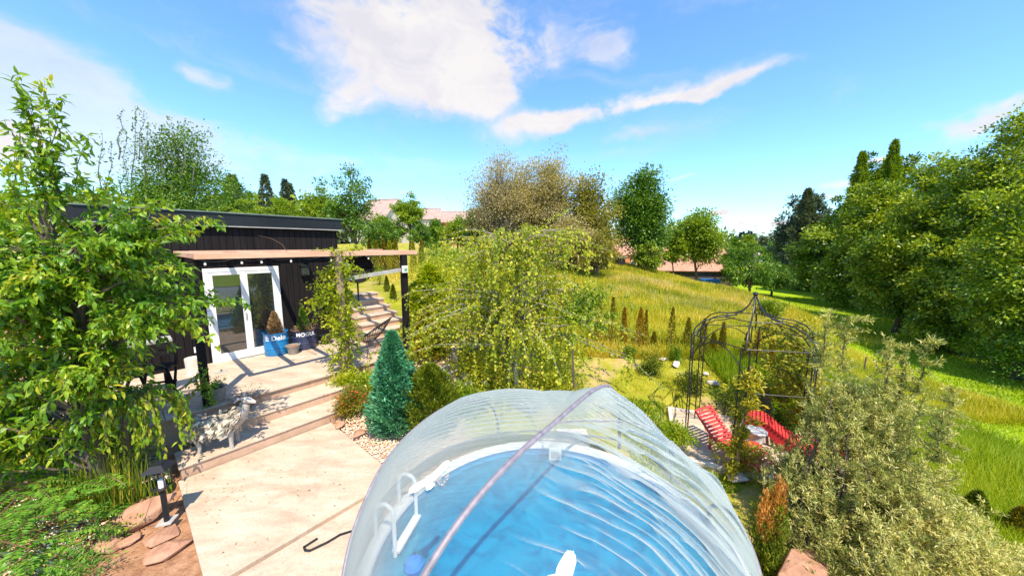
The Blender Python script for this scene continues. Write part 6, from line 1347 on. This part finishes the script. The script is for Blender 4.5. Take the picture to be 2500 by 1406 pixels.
# ------------------------------------------------------------------ grass
def blades(name, label, n, samp, h_, w_, mat, tb=.5, lean=.35, zoff=0, dryk=0):
    x, y = samp(n); s, t_ = st_of(x, y)
    ok = ~((s > -4.3) & (s < 6.05) & (t_ > -4.4) & (t_ < 2.9)) & ~((s > -1) & (s < 2.4) & (t_ > 2.5) & (t_ < 9.2) & (x < -.4)) & (np.hypot(x-POOL.x, y-POOL.y) > PR+.15) & ~in_deck(x, y, .03)
    if dryk: ok &= ((vnoise(x, y, 1.3, 1)*.6+vnoise(x, y, 4.1, 2)*.4) < .60-dryk*R.random(n))
    x = x[ok]; y = y[ok]; n = len(x); z = hgt(x, y)+zoff
    P = np.stack([x, y, z], 1); D = np.stack([R.normal(0, lean, n), R.normal(0, lean, n), np.ones(n)], 1)
    tint = tb+(vnoise(x, y, .8, 21)-.5)*.7+R.normal(0, .13, n); hh = h_*(.6+.8*vnoise(x, y, .55, 22))
    o = leaves(name, P, D, hh, w_, M[mat], None, tint, .3, 'tri'); tag(o, label, 'grass', None, 'stuff')
def wedge(u0, u1, v0, v1, zg):
    # random points on the ground between two bearings
    def f(n):
        u = R.uniform(u0, u1, n); v = R.uniform(v0, v1, n)**1.0; x = (u-1250)/F; yy = (v-703)/F; dy = math.cos(PITCH)-yy*math.sin(PITCH); dz = -math.sin(PITCH)-yy*math.cos(PITCH); t = (zg-EYE)/dz; return x*t, dy*t
    return f
def build_grass():
    blades('meadow_grass', 'tall sunlit yellow green meadow grass on the slope right of the birch', 140000, lambda n: (R.uniform(1.5, 15, n), 8.6+20*R.random(n)**1.6), .30, .075, 'grass', .45, .5)
    blades('meadow_grass', 'meadow grass of the far upper slope', 50000, lambda n: (R.uniform(-6, 20, n), R.uniform(15, 34, n)), .35, .12, 'grass', .5, .5)
    blades('dry_grass', 'patches of pale dry seed heads in the upper meadow', 4200, lambda n: ((lambda k: (np.array([6.0, 8.2, 10.4, 12.5, 11.5, 9, 13.5, 7.2])[k]+R.normal(0, .8, n), np.array([17, 15.5, 17.5, 17, 14, 20, 19.5, 19.5])[k]+R.normal(0, .7, n)))(R.integers(0, 8, n))), .42, .035, 'hay', .5, .45)
    blades('lawn_grass', 'short patchy lawn between the pool dome and the thuja row', 60000, lambda n: (R.uniform(.6, 7.5, n), R.uniform(5.2, 9.4, n)), .06, .16, 'grass', .40, .7, 0, .30)
    blades('weeds', 'lush weeds along the left edge of the paving', 5000, lambda n: (R.uniform(2.0, 3.6, n), R.uniform(4.6, 6.8, n)), .10, .25, 'grass_lush', .4, .8)
    blades('bank_grass', 'lush tall green grass on the bank at the right edge', 70000, lambda n: (R.uniform(5.2, 10.8, n), R.uniform(3.0, 9.5, n)), .30, .06, 'grass_lush', .5, .45)
    blades('bank_grass', 'meadow grass on the slope between thuja row and valley lawn', 50000, lambda n: (R.uniform(7, 11.3, n), R.uniform(7.5, 16, n)), .24, .07, 'grass', .45, .5)
    blades('valley_grass', 'short mown grass of the valley lawn', 90000, lambda n: ((lambda y: (y*R.uniform(.75, 1.7, n)+3, y))(R.uniform(7, 34, n))), .10, .35, 'grass_lawn', .5, .7)
    blades('upper_lawn_grass', 'short grass on the upper lawn beyond the stairs', 30000, lambda n: (R.uniform(-9, 0, n), R.uniform(11, 19, n)), .09, .2, 'grass', .5, .6)
M['grass_lawn'] = leafmat('grass_lawn', [(.15, .24, .006), (.28, .36, .008), (.40, .43, .02)], .35)
build_grass()

def build_litter():
    n = 260; s = R.uniform(-.9, 1.0, n); t_ = R.uniform(.3, 6.0, n); z = np.where(t_ < 2.8, PZ, np.where(t_ < 3.33, .34, np.where(t_ < 3.85, .17, 0)))+.006
    P = np.array([HP(s[i], t_[i], z[i]) for i in range(n)]); D = np.stack([R.normal(0, 1, n), R.normal(0, 1, n), R.uniform(0, .12, n)], 1)
    o = leaves('fallen_leaves', P, D, .026, .5, M['dead'], None, None, .15, 'diamond'); tag(o, 'scattered dry leaves and bits lying on the slab and steps', 'leaves', None, 'stuff')
build_litter()
